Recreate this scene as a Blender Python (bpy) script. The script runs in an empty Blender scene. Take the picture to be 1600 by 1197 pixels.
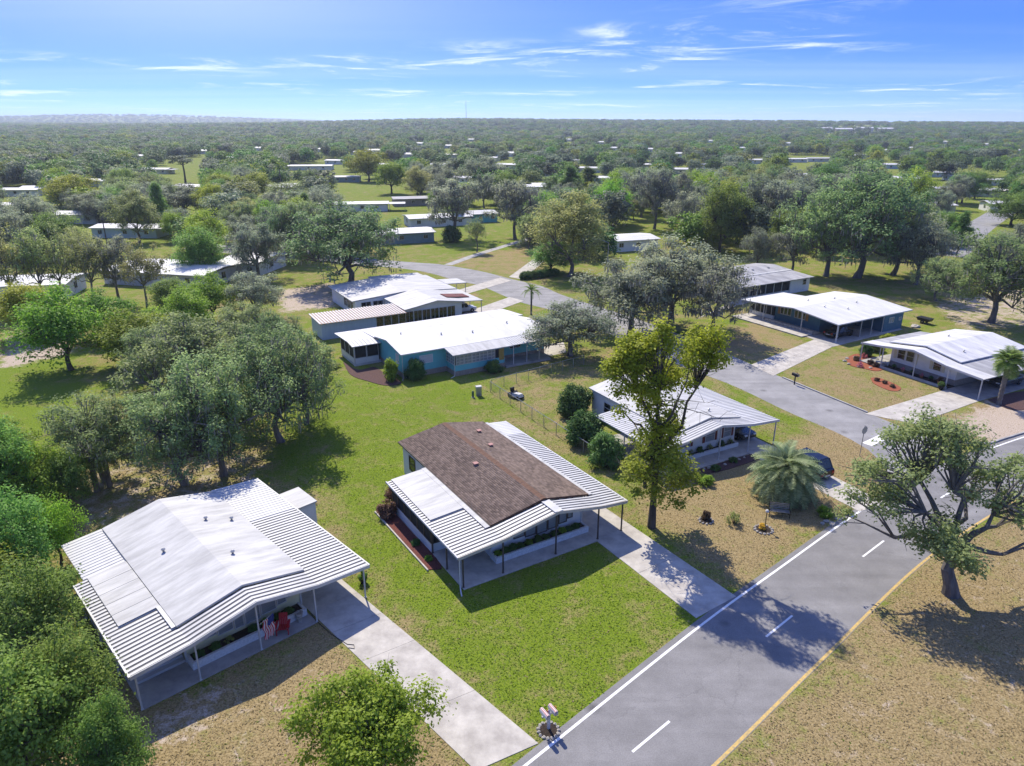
import bpy, math, random
import numpy as np
from mathutils import Vector, Matrix, Euler
R = math.radians
SC = bpy.context.scene
COL = SC.collection

# ------------------------------------------------------------------ camera
CH, FPX, HORIZ = 27.9, 1110.0, 192.0
PITCH = math.atan((598.5 - HORIZ) / FPX)
cam_d = bpy.data.cameras.new('camera'); cam = bpy.data.objects.new('camera', cam_d); COL.objects.link(cam)
cam.location = (0, 0, CH); cam.rotation_euler = (math.pi/2 - PITCH, 0, 0)
cam_d.sensor_width = 36; cam_d.lens = 36 * FPX / 1600; cam_d.clip_start = .5; cam_d.clip_end = 30000
SC.camera = cam

# ------------------------------------------------------------------ sky, sun, exposure
SUN_AZ, SUN_EL = -22.0, 48.0          # degrees from +Y towards +X, above the horizon
w = bpy.data.worlds.new('World'); SC.world = w; w.use_nodes = True
nt = w.node_tree; N = nt.nodes; LK = nt.links; N.clear()
tc = N.new('ShaderNodeTexCoord'); sep = N.new('ShaderNodeSeparateXYZ'); LK.new(tc.outputs['Generated'], sep.inputs[0])
def wm(op, a, b=None, c=None, clamp=False):
    n = N.new('ShaderNodeMath'); n.operation = op; n.use_clamp = clamp
    for i, v in enumerate((a, b, c)):
        if v is None: continue
        if isinstance(v, (int, float)): n.inputs[i].default_value = v
        else: LK.new(v, n.inputs[i])
    return n.outputs[0]
zs = wm('MULTIPLY_ADD', wm('MAXIMUM', sep.outputs[2], 0.0), 6.0, 0.12)   # deeper blue close above the horizon, as in the photograph
cmb = N.new('ShaderNodeCombineXYZ'); LK.new(sep.outputs[0], cmb.inputs[0]); LK.new(sep.outputs[1], cmb.inputs[1]); LK.new(zs, cmb.inputs[2])
nrm = N.new('ShaderNodeVectorMath'); nrm.operation = 'NORMALIZE'; LK.new(cmb.outputs[0], nrm.inputs[0])
sky = N.new('ShaderNodeTexSky'); sky.sky_type = 'NISHITA'; sky.sun_disc = False
sky.sun_elevation = R(SUN_EL); sky.sun_rotation = R(SUN_AZ); sky.air_density = 1.0; sky.dust_density = .1; sky.ozone_density = 3.5
LK.new(nrm.outputs[0], sky.inputs[0])
hsv = N.new('ShaderNodeHueSaturation'); hsv.inputs['Hue'].default_value = .522; hsv.inputs['Saturation'].default_value = 1.33; hsv.inputs['Value'].default_value = 1.0
LK.new(sky.outputs[0], hsv.inputs['Color'])
# thin wind-drawn cloud at one height: the view ray cut with a flat layer
inv = wm('DIVIDE', 1.0, wm('MAXIMUM', wm('ADD', sep.outputs[2], 0.02), 0.01))
cx = wm('MULTIPLY', sep.outputs[0], inv); cy = wm('MULTIPLY', sep.outputs[1], inv)
def cloud(sx, sy, ox, oy, lo, hi, det=7, rough=.6, dist=.6):
    c = N.new('ShaderNodeCombineXYZ'); LK.new(wm('MULTIPLY_ADD', cx, sx, ox), c.inputs[0]); LK.new(wm('MULTIPLY_ADD', cy, sy, oy), c.inputs[1])
    n = N.new('ShaderNodeTexNoise'); n.inputs['Scale'].default_value = 1; n.inputs['Detail'].default_value = det
    n.inputs['Roughness'].default_value = rough; n.inputs['Distortion'].default_value = dist
    LK.new(c.outputs[0], n.inputs['Vector'])
    m = N.new('ShaderNodeMapRange'); m.interpolation_type = 'SMOOTHSTEP'
    m.inputs['From Min'].default_value = lo; m.inputs['From Max'].default_value = hi
    LK.new(n.outputs[0], m.inputs['Value']); return m.outputs[0]
c1 = cloud(.55, .55, 9.1, 3.4, .46, .78, 9, .68, .9)
c2 = cloud(.22, .22, 3.1, 2.2, .46, .62, 3, .5, .2)
cl = wm('MULTIPLY', c1, c2)
cl = wm('MULTIPLY', cl, 1.0, clamp=True)
veil = wm('MULTIPLY', cloud(.05, .30, 3.0, 1.0, .40, .75, 5, .55, .3), .10)
cov = wm('MAXIMUM', cl, veil)
mx = N.new('ShaderNodeMix'); mx.data_type = 'RGBA'; LK.new(cov, mx.inputs[0]); LK.new(hsv.outputs[0], mx.inputs[6])
mx.inputs[7].default_value = (5.2, 5.4, 5.8, 1)
bg = N.new('ShaderNodeBackground'); bg.inputs['Strength'].default_value = .14; LK.new(mx.outputs[2], bg.inputs['Color'])
wo = N.new('ShaderNodeOutputWorld'); LK.new(bg.outputs[0], wo.inputs['Surface'])
sl = bpy.data.lights.new('sun', 'SUN'); sl.energy = 3.3; sl.angle = R(.53); sl.color = (1.0, .92, .78)
so = bpy.data.objects.new('sun', sl); COL.objects.link(so)
sdir = Vector((math.sin(R(SUN_AZ))*math.cos(R(SUN_EL)), math.cos(R(SUN_AZ))*math.cos(R(SUN_EL)), math.sin(R(SUN_EL))))
so.rotation_euler = sdir.to_track_quat('Z', 'Y').to_euler(); so.location = sdir * 200
vs = SC.view_settings; vs.view_transform = 'Standard'; vs.look = 'None'; vs.exposure = 1.08; vs.gamma = 1; vs.use_curve_mapping = False
cy_ = SC.cycles
cy_.max_bounces = 6; cy_.diffuse_bounces = 4; cy_.glossy_bounces = 2; cy_.transmission_bounces = 3; cy_.volume_bounces = 0; cy_.transparent_max_bounces = 6
cy_.use_denoising = True; cy_.caustics_reflective = False; cy_.caustics_refractive = False

# ------------------------------------------------------------------ pixel -> place
SP, CP = math.sin(PITCH), math.cos(PITCH)
def G(u, v, z=0.0):
    x = (u - 800) / FPX; up = (598.5 - v) / FPX
    dy, dz = CP + up * SP, -SP + up * CP
    t = (z - CH) / dz
    return Vector((x * t, dy * t, z))
def proj(x, y, z):
    q = z - CH; fw = y * CP - q * SP; up = y * SP + q * CP
    return 800 + FPX * x / fw, 598.5 - FPX * up / fw
def height_to(base, ty):
    """height of a thing standing on base whose top shows at photo row ty"""
    b = G(*base); lo, hi = 0, 60
    for _ in range(40):
        m = (lo + hi) / 2
        if proj(b.x, b.y, m)[1] > ty: lo = m
        else: hi = m
    return lo

# ------------------------------------------------------------------ materials
MATS = {}
def mat(name, col, rough=.7, var=.12, scale=3.0, bump=0.0, bscale=30.0, col2=None, spec=.3, metal=0.0, stretch=None, detail=5, mix=(.35, .7)):
    if name in MATS: return MATS[name]
    m = bpy.data.materials.new(name); m.use_nodes = True; t = m.node_tree; n = t.nodes; l = t.links
    b = n['Principled BSDF']; b.inputs['Roughness'].default_value = rough; b.inputs['Specular IOR Level'].default_value = spec; b.inputs['Metallic'].default_value = metal
    c = n.new('ShaderNodeTexCoord'); vec = c.outputs['Object']
    if stretch:
        mp = n.new('ShaderNodeMapping'); mp.inputs['Scale'].default_value = stretch; l.new(vec, mp.inputs[0]); vec = mp.outputs[0]
    t1 = n.new('ShaderNodeTexNoise'); t1.inputs['Scale'].default_value = scale; t1.inputs['Detail'].default_value = detail; t1.inputs['Roughness'].default_value = .65
    l.new(vec, t1.inputs['Vector'])
    r = n.new('ShaderNodeValToRGB'); r.color_ramp.elements[0].position = mix[0]; r.color_ramp.elements[1].position = mix[1]
    c2 = col2 if col2 else tuple(max(0, x * (1 - var * 2.2)) for x in col)
    r.color_ramp.elements[0].color = (*c2, 1); r.color_ramp.elements[1].color = (*col, 1)
    l.new(t1.outputs[0], r.inputs[0]); l.new(r.outputs[0], b.inputs['Base Color'])
    if bump:
        t2 = n.new('ShaderNodeTexNoise'); t2.inputs['Scale'].default_value = bscale; t2.inputs['Detail'].default_value = 3; l.new(vec, t2.inputs['Vector'])
        bp = n.new('ShaderNodeBump'); bp.inputs['Strength'].default_value = bump; bp.inputs['Distance'].default_value = .03
        l.new(t2.outputs[0], bp.inputs['Height']); l.new(bp.outputs[0], b.inputs['Normal'])
    MATS[name] = m; return m

def glass(name, col=(.02, .028, .032), rough=.06):
    m = mat(name, col, rough, .3, 1.2, spec=.6); return m

def leaf_mat(name, dark, light, trans=.3, jit=.05):
    m = bpy.data.materials.new(name); m.use_nodes = True; t = m.node_tree; n = t.nodes; l = t.links
    b = n['Principled BSDF']; b.inputs['Roughness'].default_value = .55; b.inputs['Specular IOR Level'].default_value = .22
    a = n.new('ShaderNodeAttribute'); a.attribute_name = 'tint'
    mxn = n.new('ShaderNodeMix'); mxn.data_type = 'RGBA'; l.new(a.outputs['Fac'], mxn.inputs[0])
    mxn.inputs[6].default_value = (*dark, 1); mxn.inputs[7].default_value = (*light, 1)
    oi = n.new('ShaderNodeObjectInfo'); hs = n.new('ShaderNodeHueSaturation')
    def mr(out, lo, hi):
        q = n.new('ShaderNodeMapRange'); q.inputs['To Min'].default_value = lo; q.inputs['To Max'].default_value = hi; l.new(out, q.inputs['Value']); return q.outputs[0]
    l.new(mr(oi.outputs['Random'], .5 - jit*.5, .5 + jit*.5), hs.inputs['Hue'])
    sn = n.new('ShaderNodeMath'); sn.operation = 'FRACT'; ml = n.new('ShaderNodeMath'); ml.operation = 'MULTIPLY'; ml.inputs[1].default_value = 7.31
    l.new(oi.outputs['Random'], ml.inputs[0]); l.new(ml.outputs[0], sn.inputs[0])
    l.new(mr(sn.outputs[0], 1 - jit*4, 1 + jit*4), hs.inputs['Value']); hs.inputs['Saturation'].default_value = 1
    l.new(mxn.outputs[2], hs.inputs['Color']); l.new(hs.outputs[0], b.inputs['Base Color'])
    tr = n.new('ShaderNodeBsdfTranslucent'); l.new(hs.outputs[0], tr.inputs['Color'])
    ms = n.new('ShaderNodeMixShader'); ms.inputs[0].default_value = trans
    l.new(b.outputs[0], ms.inputs[1]); l.new(tr.outputs[0], ms.inputs[2]); l.new(ms.outputs[0], n['Material Output'].inputs['Surface'])
    MATS[name] = m; return m

M_white = mat('white_metal', (.60, .60, .585), .45, .06, 1.1, stretch=(.5, 1.5, 1), col2=(.44, .44, .42))
M_memb = mat('white_roof_coating', (.54, .54, .525), .6, .07, 1.3, bump=.05, bscale=3, stretch=(.22, 1.3, 1), col2=(.34, .34, .33))
M_farroof = mat('bright_white_roof', (.64, .64, .625), .6, .05, .9, stretch=(.3, 1.2, 1), col2=(.50, .50, .485))
M_darkpan = mat('dark_pan_metal', (.11, .11, .115), .7, .3, 2.0, stretch=(.6, 4, 1), col2=(.045, .045, .05))  # dark streaked metal of the troughs between raised roof panels
M_greyroof = mat('weathered_grey_roof', (.42, .42, .42), .7, .2, .8, stretch=(.3, 1.3, 1), col2=(.22, .22, .23))
M_palegrey = mat('pale_grey_roof', (.66, .66, .66), .65, .15, .8, stretch=(.3, 1.3, 1), col2=(.42, .42, .43))
M_shingle = mat('brown_shingle', (.135, .078, .052), .9, .3, 3.5, bump=.3, bscale=22, col2=(.062, .036, .026), detail=9, mix=(.3, .66))
M_ridge = mat('ridge_cap_shingle', (.19, .105, .068), .9, .25, 6, bump=.2, bscale=25, col2=(.10, .06, .04))
M_bronze = mat('bronze_metal', (.11, .085, .07), .5, .2, 4)
M_conc = mat('concrete', (.53, .50, .44), .9, .10, .9, bump=.12, bscale=18, col2=(.33, .305, .27), detail=10)
M_concgrey = mat('grey_concrete', (.42, .405, .375), .9, .12, .8, bump=.12, bscale=18, col2=(.25, .245, .235), detail=8)
M_asph = None
M_paint = mat('road_paint', (.74, .74, .72), .7, .1, 5, col2=(.46, .46, .45), detail=9, mix=(.28, .45))
M_yellow = mat('yellow_road_paint', (.56, .38, .11), .7, .15, 5, col2=(.33, .26, .13), detail=9, mix=(.35, .6))
M_wallw = mat('white_siding', (.72, .72, .70), .6, .05, 1.2, bump=.05, bscale=4)
M_cream = mat('cream_siding', (.70, .66, .40), .6, .05, 1.2)
M_turq = mat('turquoise_siding', (.15, .50, .53), .6, .06, 1.2)
M_blue = mat('slate_blue_siding', (.065, .165, .235), .6, .08, 1.2)
M_paleblue = mat('pale_blue_siding', (.45, .55, .60), .6, .06, 1.2, stretch=(6, 6, .3))
M_teal = mat('grey_teal_siding', (.20, .29, .29), .6, .08, 1.2)
M_block = mat('tan_block', (.36, .31, .26), .85, .15, 4, bump=.2, bscale=12)
M_stone = mat('field_stone', (.55, .51, .44), .85, .3, 6, bump=.4, bscale=12)
M_brickw = mat('white_brick', (.74, .74, .72), .7, .12, 9, bump=.5, bscale=14, col2=(.52, .52, .51))
M_soil = mat('dark_soil', (.05, .035, .025), .95, .3, 9, bump=.5, bscale=20)
M_mulch = mat('red_mulch', (.20, .055, .04), .95, .4, 12, bump=.8, bscale=26, col2=(.07, .03, .025), detail=8)
M_omulch = mat('orange_mulch', (.40, .12, .05), .95, .4, 12, bump=.8, bscale=26, col2=(.15, .05, .03), detail=8)
M_bmulch = mat('brown_mulch', (.13, .065, .055), .95, .4, 12, bump=.8, bscale=26, col2=(.05, .03, .03), detail=8)
M_glass = glass('window_glass')
M_pglass = mat('blind_and_sky_glass', (.33, .36, .38), .12, .25, 2, spec=.6, stretch=(.2, .2, 14), col2=(.16, .18, .19))  # blinds and reflected sky both put into the pale colour
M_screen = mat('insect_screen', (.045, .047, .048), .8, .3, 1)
M_dark = mat('black_plastic', (.02, .02, .022), .45, .2, 4)
M_red = mat('red_plastic', (.50, .02, .03), .45, .1, 4)
M_rust = mat('rust_red_metal', (.20, .045, .035), .6, .2, 3)
M_tan = mat('tan_pan_metal', (.40, .25, .18), .6, .15, 3)
M_wood = mat('warm_wood', (.42, .22, .08), .6, .2, 3, stretch=(1, 1, 8))
M_galv = mat('galvanised_steel', (.40, .41, .42), .4, .12, 5, metal=.6)
M_bark = mat('oak_bark', (.125, .105, .085), .95, .35, 2.5, bump=.9, bscale=9, stretch=(1, 1, .3), col2=(.05, .042, .034))
M_gbark = mat('grey_bark', (.22, .20, .18), .95, .35, 2.5, bump=.9, bscale=9, stretch=(1, 1, .3), col2=(.10, .09, .08))
M_moss = leaf_mat('spanish_moss', (.15, .155, .13), (.32, .325, .28), .4, .02)
M_blk = mat('black_car_paint', (.012, .013, .016), .18, .2, 2, spec=.6)
M_silver = mat('silver_car_paint', (.55, .57, .60), .25, .05, 2, spec=.6)
M_grcar = mat('charcoal_car_paint', (.05, .055, .06), .22, .2, 2, spec=.6)
M_tyre = mat('tyre_rubber', (.018, .018, .018), .85, .2, 6)
M_lampr = mat('tail_light', (.35, .01, .01), .3, .1, 4)
M_lampw = mat('head_light', (.75, .75, .72), .2, .05, 4)
M_yflower = leaf_mat('yellow_flowers', (.55, .38, .02), (.8, .62, .03), .2)
M_pflower = leaf_mat('pink_flowers', (.45, .08, .12), (.7, .25, .28), .2)

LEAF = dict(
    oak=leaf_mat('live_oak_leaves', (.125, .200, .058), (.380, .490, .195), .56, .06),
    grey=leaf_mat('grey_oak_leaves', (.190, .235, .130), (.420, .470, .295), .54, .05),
    lime=leaf_mat('lime_leaves', (.150, .240, .018), (.450, .530, .055), .54, .05),
    bright=leaf_mat('bright_leaves', (.115, .250, .022), (.360, .530, .055), .56, .06),
    dark=leaf_mat('dark_leaves', (.095, .190, .032), (.300, .450, .090), .55, .06),
    yellow=leaf_mat('yellow_green_leaves', (.220, .270, .016), (.600, .610, .045), .57, .03),
    olive=leaf_mat('olive_leaves', (.200, .245, .065), (.470, .510, .175), .52, .06),
    pine=leaf_mat('pine_needles', (.075, .125, .062), (.185, .255, .125), .4, .05),
    palm=leaf_mat('palm_leaves', (.150, .225, .085), (.410, .490, .250), .48, .03),
    gpalm=leaf_mat('green_palm_leaves', (.110, .190, .036), (.310, .410, .100), .48, .04),
    wine=leaf_mat('wine_leaves', (.100, .050, .036), (.240, .150, .080), .35, .05))

for k_, d_, l_ in (('oak', (.060, .115, .036), (.205, .305, .100)), ('grey', (.100, .140, .085), (.250, .300, .190)), ('bright', (.055, .150, .020), (.205, .370, .045)), ('dark', (.036, .100, .026), (.135, .250, .062)), ('olive', (.120, .155, .042), (.315, .350, .115)), ('pine', (.050, .092, .050), (.140, .205, .105)), ('lime', (.120, .195, .020), (.370, .450, .050))):
    LEAF['far_' + k_] = leaf_mat('distant_' + k_ + '_leaves', d_, l_, .42, .06)

# ------------------------------------------------------------------ mesh helpers
def link(o, parent=None):
    COL.objects.link(o)
    if parent is not None: o.parent = parent
    return o
def thing(name, label, cat, loc=(0, 0, 0), rz=0.0, group=None):
    o = bpy.data.objects.new(name, None); o.empty_display_size = .3; COL.objects.link(o)
    o.location = loc; o.rotation_euler = (0, 0, rz); o['label'] = label; o['category'] = cat
    if group: o['group'] = group
    return o
def tag(o, label, cat, group=None):
    o['label'] = label; o['category'] = cat
    if group: o['group'] = group
    return o
def structure(o): o['kind'] = 'structure'; return o
class MB:
    def __init__(s): s.v = []; s.f = []
    def add(s, vs, fs):
        k = len(s.v); s.v += [tuple(p) for p in vs]; s.f += [tuple(i + k for i in f) for f in fs]; return s
    def box(s, x0, x1, y0, y1, z0, z1):
        return s.add([(x0,y0,z0),(x1,y0,z0),(x1,y1,z0),(x0,y1,z0),(x0,y0,z1),(x1,y0,z1),(x1,y1,z1),(x0,y1,z1)],
                     [(3,2,1,0),(4,5,6,7),(0,1,5,4),(1,2,6,5),(2,3,7,6),(3,0,4,7)])
    def hexa(s, b, t):
        return s.add(list(b) + list(t), [(3,2,1,0),(4,5,6,7),(0,1,5,4),(1,2,6,5),(2,3,7,6),(3,0,4,7)])
    def prism_y(s, prof, y0, y1):
        n = len(prof)
        return s.add([(x, y0, z) for x, z in prof] + [(x, y1, z) for x, z in prof],
                     [tuple(range(n)), tuple(range(2*n - 1, n - 1, -1))] + [(i, i + n, (i+1) % n + n, (i+1) % n) for i in range(n)])
    def prism_z(s, poly, z0, z1):
        n = len(poly)
        return s.add([(x, y, z0) for x, y in poly] + [(x, y, z1) for x, y in poly],
                     [tuple(range(n-1, -1, -1)), tuple(range(n, 2*n))] + [(i, (i+1) % n, (i+1) % n + n, i + n) for i in range(n)])
    def tube(s, pts, rads, n=6, cap=True):
        pts = [Vector(p) for p in pts]; k0 = len(s.v); prev = None
        for i, p in enumerate(pts):
            d = (pts[min(i+1, len(pts)-1)] - pts[max(i-1, 0)])
            d = d.normalized() if d.length > 1e-9 else Vector((0, 0, 1))
            if prev is None:
                a = d.orthogonal().normalized()
            else:
                a = prev - d * prev.dot(d); a = a.normalized() if a.length > 1e-6 else d.orthogonal().normalized()
            prev = a; b = d.cross(a)
            for j in range(n):
                t = 2 * math.pi * j / n; q = p + (a * math.cos(t) + b * math.sin(t)) * rads[i]; s.v.append(tuple(q))
        for i in range(len(pts) - 1):
            for j in range(n):
                s.f.append((k0 + i*n + j, k0 + i*n + (j+1) % n, k0 + (i+1)*n + (j+1) % n, k0 + (i+1)*n + j))
        if cap:
            s.f.append(tuple(k0 + j for j in range(n - 1, -1, -1))); e = k0 + (len(pts)-1)*n; s.f.append(tuple(e + j for j in range(n)))
        return s
    def lathe(s, prof, n=14, c=(0, 0, 0)):
        k0 = len(s.v)
        for r, z in prof:
            for j in range(n):
                t = 2*math.pi*j/n; s.v.append((c[0] + r*math.cos(t), c[1] + r*math.sin(t), c[2] + z))
        for i in range(len(prof) - 1):
            for j in range(n): s.f.append((k0+i*n+j, k0+i*n+(j+1) % n, k0+(i+1)*n+(j+1) % n, k0+(i+1)*n+j))
        s.f.append(tuple(k0 + j for j in range(n-1, -1, -1))); e = k0 + (len(prof)-1)*n; s.f.append(tuple(e + j for j in range(n)))
        return s
    def mesh(s, name, m):
        me = bpy.data.meshes.new(name); me.from_pydata(s.v, [], s.f); me.update()
        if m is not None: me.materials.append(m)
        return me
    def build(s, name, m, parent=None, loc=None, smooth=False):
        o = bpy.data.objects.new(name, s.mesh(name, m)); link(o, parent)
        if loc is not None: o.location = loc
        if smooth: o.data.shade_smooth()
        return o
def inst(name, me, parent=None, loc=(0, 0, 0), rot=(0, 0, 0), sc=(1, 1, 1)):
    o = bpy.data.objects.new(name, me); link(o, parent); o.location = loc; o.rotation_euler = rot; o.scale = sc; return o
def box(name, m, parent, *a): return MB().box(*a).build(name, m, parent)
rng = np.random.default_rng(11); random.seed(5)

# ------------------------------------------------------------------ terrain
def sstep(a, b, x): t = np.clip((x - a) / (b - a), 0, 1); return t*t*(3 - 2*t)
def terrain(x, y):
    d = np.hypot(x, y)
    z = 20 * sstep(900, 3200, d) + 7 * np.sin(x / 640. + 1.0) * sstep(1200, 2600, d)
    z = z + 62 * np.exp(-((x + 3300) / 1500.)**2) * sstep(4200, 6600, y) + 8 * np.exp(-((x + 260)/420.)**2) * sstep(1100, 2200, y)
    return z
def spaced(lo, hi, step, ext, n, g):
    a = np.arange(lo, hi + step*.5, step)
    up = hi + (np.arange(1, n+1) / n) ** g * (ext[1] - hi); dn = lo - (np.arange(n, 0, -1) / n) ** g * (lo - ext[0])
    return np.concatenate([dn, a, up])
gx = spaced(-72, 92, .8, (-8500, 8500), 34, 3.2); gy = spaced(16, 172, .8, (-250, 9500), 42, 3.0)
X, Y = np.meshgrid(gx, gy)
def in_poly(poly, X, Y):
    c = np.zeros(X.shape, bool); n = len(poly)
    for i in range(n):
        x1, y1 = poly[i]; x2, y2 = poly[(i+1) % n]
        if y1 == y2: continue
        k = ((y1 > Y) != (y2 > Y)) & (X < (x2 - x1) * (Y - y1) / (y2 - y1) + x1); c ^= k
    return c
def blur(a, n):
    for _ in range(n):
        p = np.pad(a, 1, mode='edge'); a = (p[:-2,1:-1] + p[2:,1:-1] + p[1:-1,:-2] + p[1:-1,2:] + 2*p[1:-1,1:-1]) / 6
    return a
lush = np.full(X.shape, .60); sand = np.full(X.shape, .16)
def paint(arr, px, val): 
    arr[in_poly([tuple(G(*p)[:2]) for p in px], X, Y)] = val
paint(lush, [(0,1300),(0,960),(230,1110),(500,975),(740,1210),(700,1300)], .10); paint(sand, [(0,1300),(0,960),(230,1110),(500,975),(740,1210),(700,1300)], .34)
paint(sand, [(215,1120),(350,1050),(380,1080),(250,1190),(220,1190)], .62)
paint(lush, [(480,760),(560,930),(870,1170),(1090,975),(940,850),(700,640),(480,560),(430,720)], .84); paint(sand, [(480,760),(560,930),(870,1170),(1090,975),(940,850),(700,640),(480,560),(430,720)], .20)
paint(lush, [(560,905),(640,985),(850,1165),(830,1172),(560,940)], .35); paint(sand, [(560,905),(630,975),(850,1165),(830,1172),(560,940)], .40)
paint(lush, [(470,770),(520,770),(580,900),(555,905)], .45); paint(sand, [(480,790),(520,770),(570,890),(550,890)], .30)
paint(lush, [(500,560),(760,600),(770,640),(620,680),(520,640)], .80)
paint(lush, [(760,600),(880,560),(960,560),(930,720),(860,690)], .45)
paint(lush, [(800,560),(1000,540),(920,610),(770,600)], .5)
paint(lush, [(1030,820),(980,800),(1080,740),(1180,700),(1400,640),(1400,760),(1320,800),(1150,930),(1085,870)], .10); paint(sand, [(1030,820),(1080,740),(1180,700),(1400,640),(1400,760),(1320,800),(1150,930)], .22)
paint(lush, [(1000,810),(1040,830),(1150,925),(1110,930),(960,800)], .85)
paint(lush, [(1200,600),(1300,540),(1480,610),(1380,655)], .34); paint(sand, [(1200,600),(1300,540),(1480,610),(1380,655)], .08)
paint(lush, [(1080,560),(1180,500),(1260,540),(1170,570)], .25)
paint(lush, [(1480,660),(1560,620),(1700,640),(1700,690),(1540,694)], .08); paint(sand, [(1480,660),(1560,620),(1700,640),(1700,690),(1540,694)], .85)
paint(lush, [(1110,1210),(1440,885),(1700,740),(1900,1300),(1100,1300)], .14); paint(sand, [(1110,1210),(1440,885),(1700,740),(1900,1300),(1100,1300)], .33)
paint(lush, [(0,560),(120,550),(130,690),(0,700)], .88); paint(lush, [(-200,560),(60,575),(60,700),(-300,760)], .9)
paint(lush, [(90,730),(420,700),(400,760),(100,840)], .40); paint(sand, [(90,730),(420,700),(400,760),(100,840)], .50)
paint(sand, [(0,550),(105,535),(112,552),(0,578)], .95); paint(sand, [(0,520),(110,505),(120,540),(0,555)], .55)
paint(sand, [(430,455),(525,440),(530,480),(440,490)], .75)
paint(lush, [(1260,400),(1600,380),(1700,470),(1440,500),(1270,450)], .55); paint(sand, [(1450,470),(1600,450),(1700,500),(1500,520)], .6)
paint(lush, [(640,430),(690,436),(810,475),(730,490)], .55); paint(lush, [(690,410),(830,380),(860,440),(790,430)], .35)
paint(lush, [(730,330),(830,350),(800,390),(660,400)], .75)
lush = np.clip(blur(lush, 3) , 0, 1); sand = blur(sand, 4)
far = np.hypot(X, Y) > 185
lush[far] = .72; sand[far] = .06
nx, ny = len(gx), len(gy)
Z = terrain(X, Y)
verts = np.stack([X, Y, Z], -1).reshape(-1, 3)
ii = np.arange(nx*ny).reshape(ny, nx)
quads = np.stack([ii[:-1,:-1], ii[:-1,1:], ii[1:,1:], ii[1:,:-1]], -1).reshape(-1, 4)
def np_mesh(name, verts, quads, m, attrs=None):
    me = bpy.data.meshes.new(name); k = quads.shape[1]
    me.vertices.add(len(verts)); me.vertices.foreach_set('co', np.ascontiguousarray(verts, np.float32).ravel())
    me.loops.add(quads.size); me.loops.foreach_set('vertex_index', np.ascontiguousarray(quads, np.int32).ravel())
    me.polygons.add(len(quads)); me.polygons.foreach_set('loop_start', np.arange(0, quads.size, k, dtype=np.int32))
    me.polygons.foreach_set('loop_total', np.full(len(quads), k, np.int32))
    for n_, a in (attrs or {}).items():
        at = me.attributes.new(n_, 'FLOAT', 'POINT'); at.data.foreach_set('value', np.ascontiguousarray(a, np.float32).ravel())
    me.update(calc_edges=True); me.validate()
    if m: me.materials.append(m)
    return me
def ground_mat():
    m = bpy.data.materials.new('lawn_and_sand'); m.use_nodes = True; t = m.node_tree; n = t.nodes; l = t.links
    b = n['Principled BSDF']; b.inputs['Roughness'].default_value = .95; b.inputs['Specular IOR Level'].default_value = .08
    tcn = n.new('ShaderNodeTexCoord')
    def noise(s, d=5, r=.6, dist=0):
        q = n.new('ShaderNodeTexNoise'); q.inputs['Scale'].default_value = s; q.inputs['Detail'].default_value = d; q.inputs['Roughness'].default_value = r; q.inputs['Distortion'].default_value = dist
        l.new(tcn.outputs['Object'], q.inputs['Vector']); return q.outputs[0]
    def ma(op, a, b_, c=None, clamp=False):
        q = n.new('ShaderNodeMath'); q.operation = op; q.use_clamp = clamp
        for i, v in enumerate((a, b_, c)):
            if v is None: continue
            if isinstance(v, (int, float)): q.inputs[i].default_value = v
            else: l.new(v, q.inputs[i])
        return q.outputs[0]
    def att(nm): q = n.new('ShaderNodeAttribute'); q.attribute_name = nm; return q.outputs['Fac']
    def ramp(v, a, b_):
        q = n.new('ShaderNodeMapRange'); q.interpolation_type = 'SMOOTHSTEP'; q.inputs['From Min'].default_value = a; q.inputs['From Max'].default_value = b_; l.new(v, q.inputs['Value']); return q.outputs[0]
    def mixc(f, a, b_):
        q = n.new('ShaderNodeMix'); q.data_type = 'RGBA'; l.new(f, q.inputs[0])
        for i, v in ((6, a), (7, b_)):
            if isinstance(v, tuple): q.inputs[i].default_value = (*v, 1)
            else: l.new(v, q.inputs[i])
        return q.outputs[2]
    big, mid, fine, grain = noise(.09, 4), noise(.42, 7, .7, .5), noise(2.2, 6, .75), noise(9, 4, .75)
    lu = ma('ADD', att('lush'), ma('ADD', ma('MULTIPLY', ma('SUBTRACT', mid, .5), 2.0), ma('MULTIPLY', ma('SUBTRACT', big, .5), .5)))
    lu = ma('ADD', lu, ma('MULTIPLY', ma('SUBTRACT', fine, .5), 1.25))
    f = ramp(lu, .12, .92)
    green = mixc(ramp(grain, .3, .7), (.062, .108, .010), (.205, .270, .022))
    dry = mixc(ramp(grain, .3, .7), (.150, .108, .046), (.385, .300, .155))
    c = mixc(f, dry, green)
    sa = ma('ADD', att('sand'), ma('ADD', ma('MULTIPLY', ma('SUBTRACT', noise(.8, 7, .7, .6), .5), 1.5), ma('MULTIPLY', ma('SUBTRACT', fine, .5), .5)))
    sa = ma('ADD', sa, ma('MULTIPLY', ma('SUBTRACT', noise(1.9, 8, .8, 1.0), .5), .7)); sandc = mixc(ramp(grain, .3, .7), (.30, .225, .155), (.52, .45, .37))
    c = mixc(ramp(sa, .42, .72), c, sandc)
    l.new(c, b.inputs['Base Color'])
    bp = n.new('ShaderNodeBump'); bp.inputs['Strength'].default_value = .55; bp.inputs['Distance'].default_value = .09
    l.new(ma('ADD', ma('MULTIPLY', fine, .8), grain), bp.inputs['Height']); l.new(bp.outputs[0], b.inputs['Normal'])
    return m
gme = np_mesh('ground', verts, quads, ground_mat(), dict(lush=lush, sand=sand)); gme.shade_smooth()
ground = structure(link(bpy.data.objects.new('ground', gme)))

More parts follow.
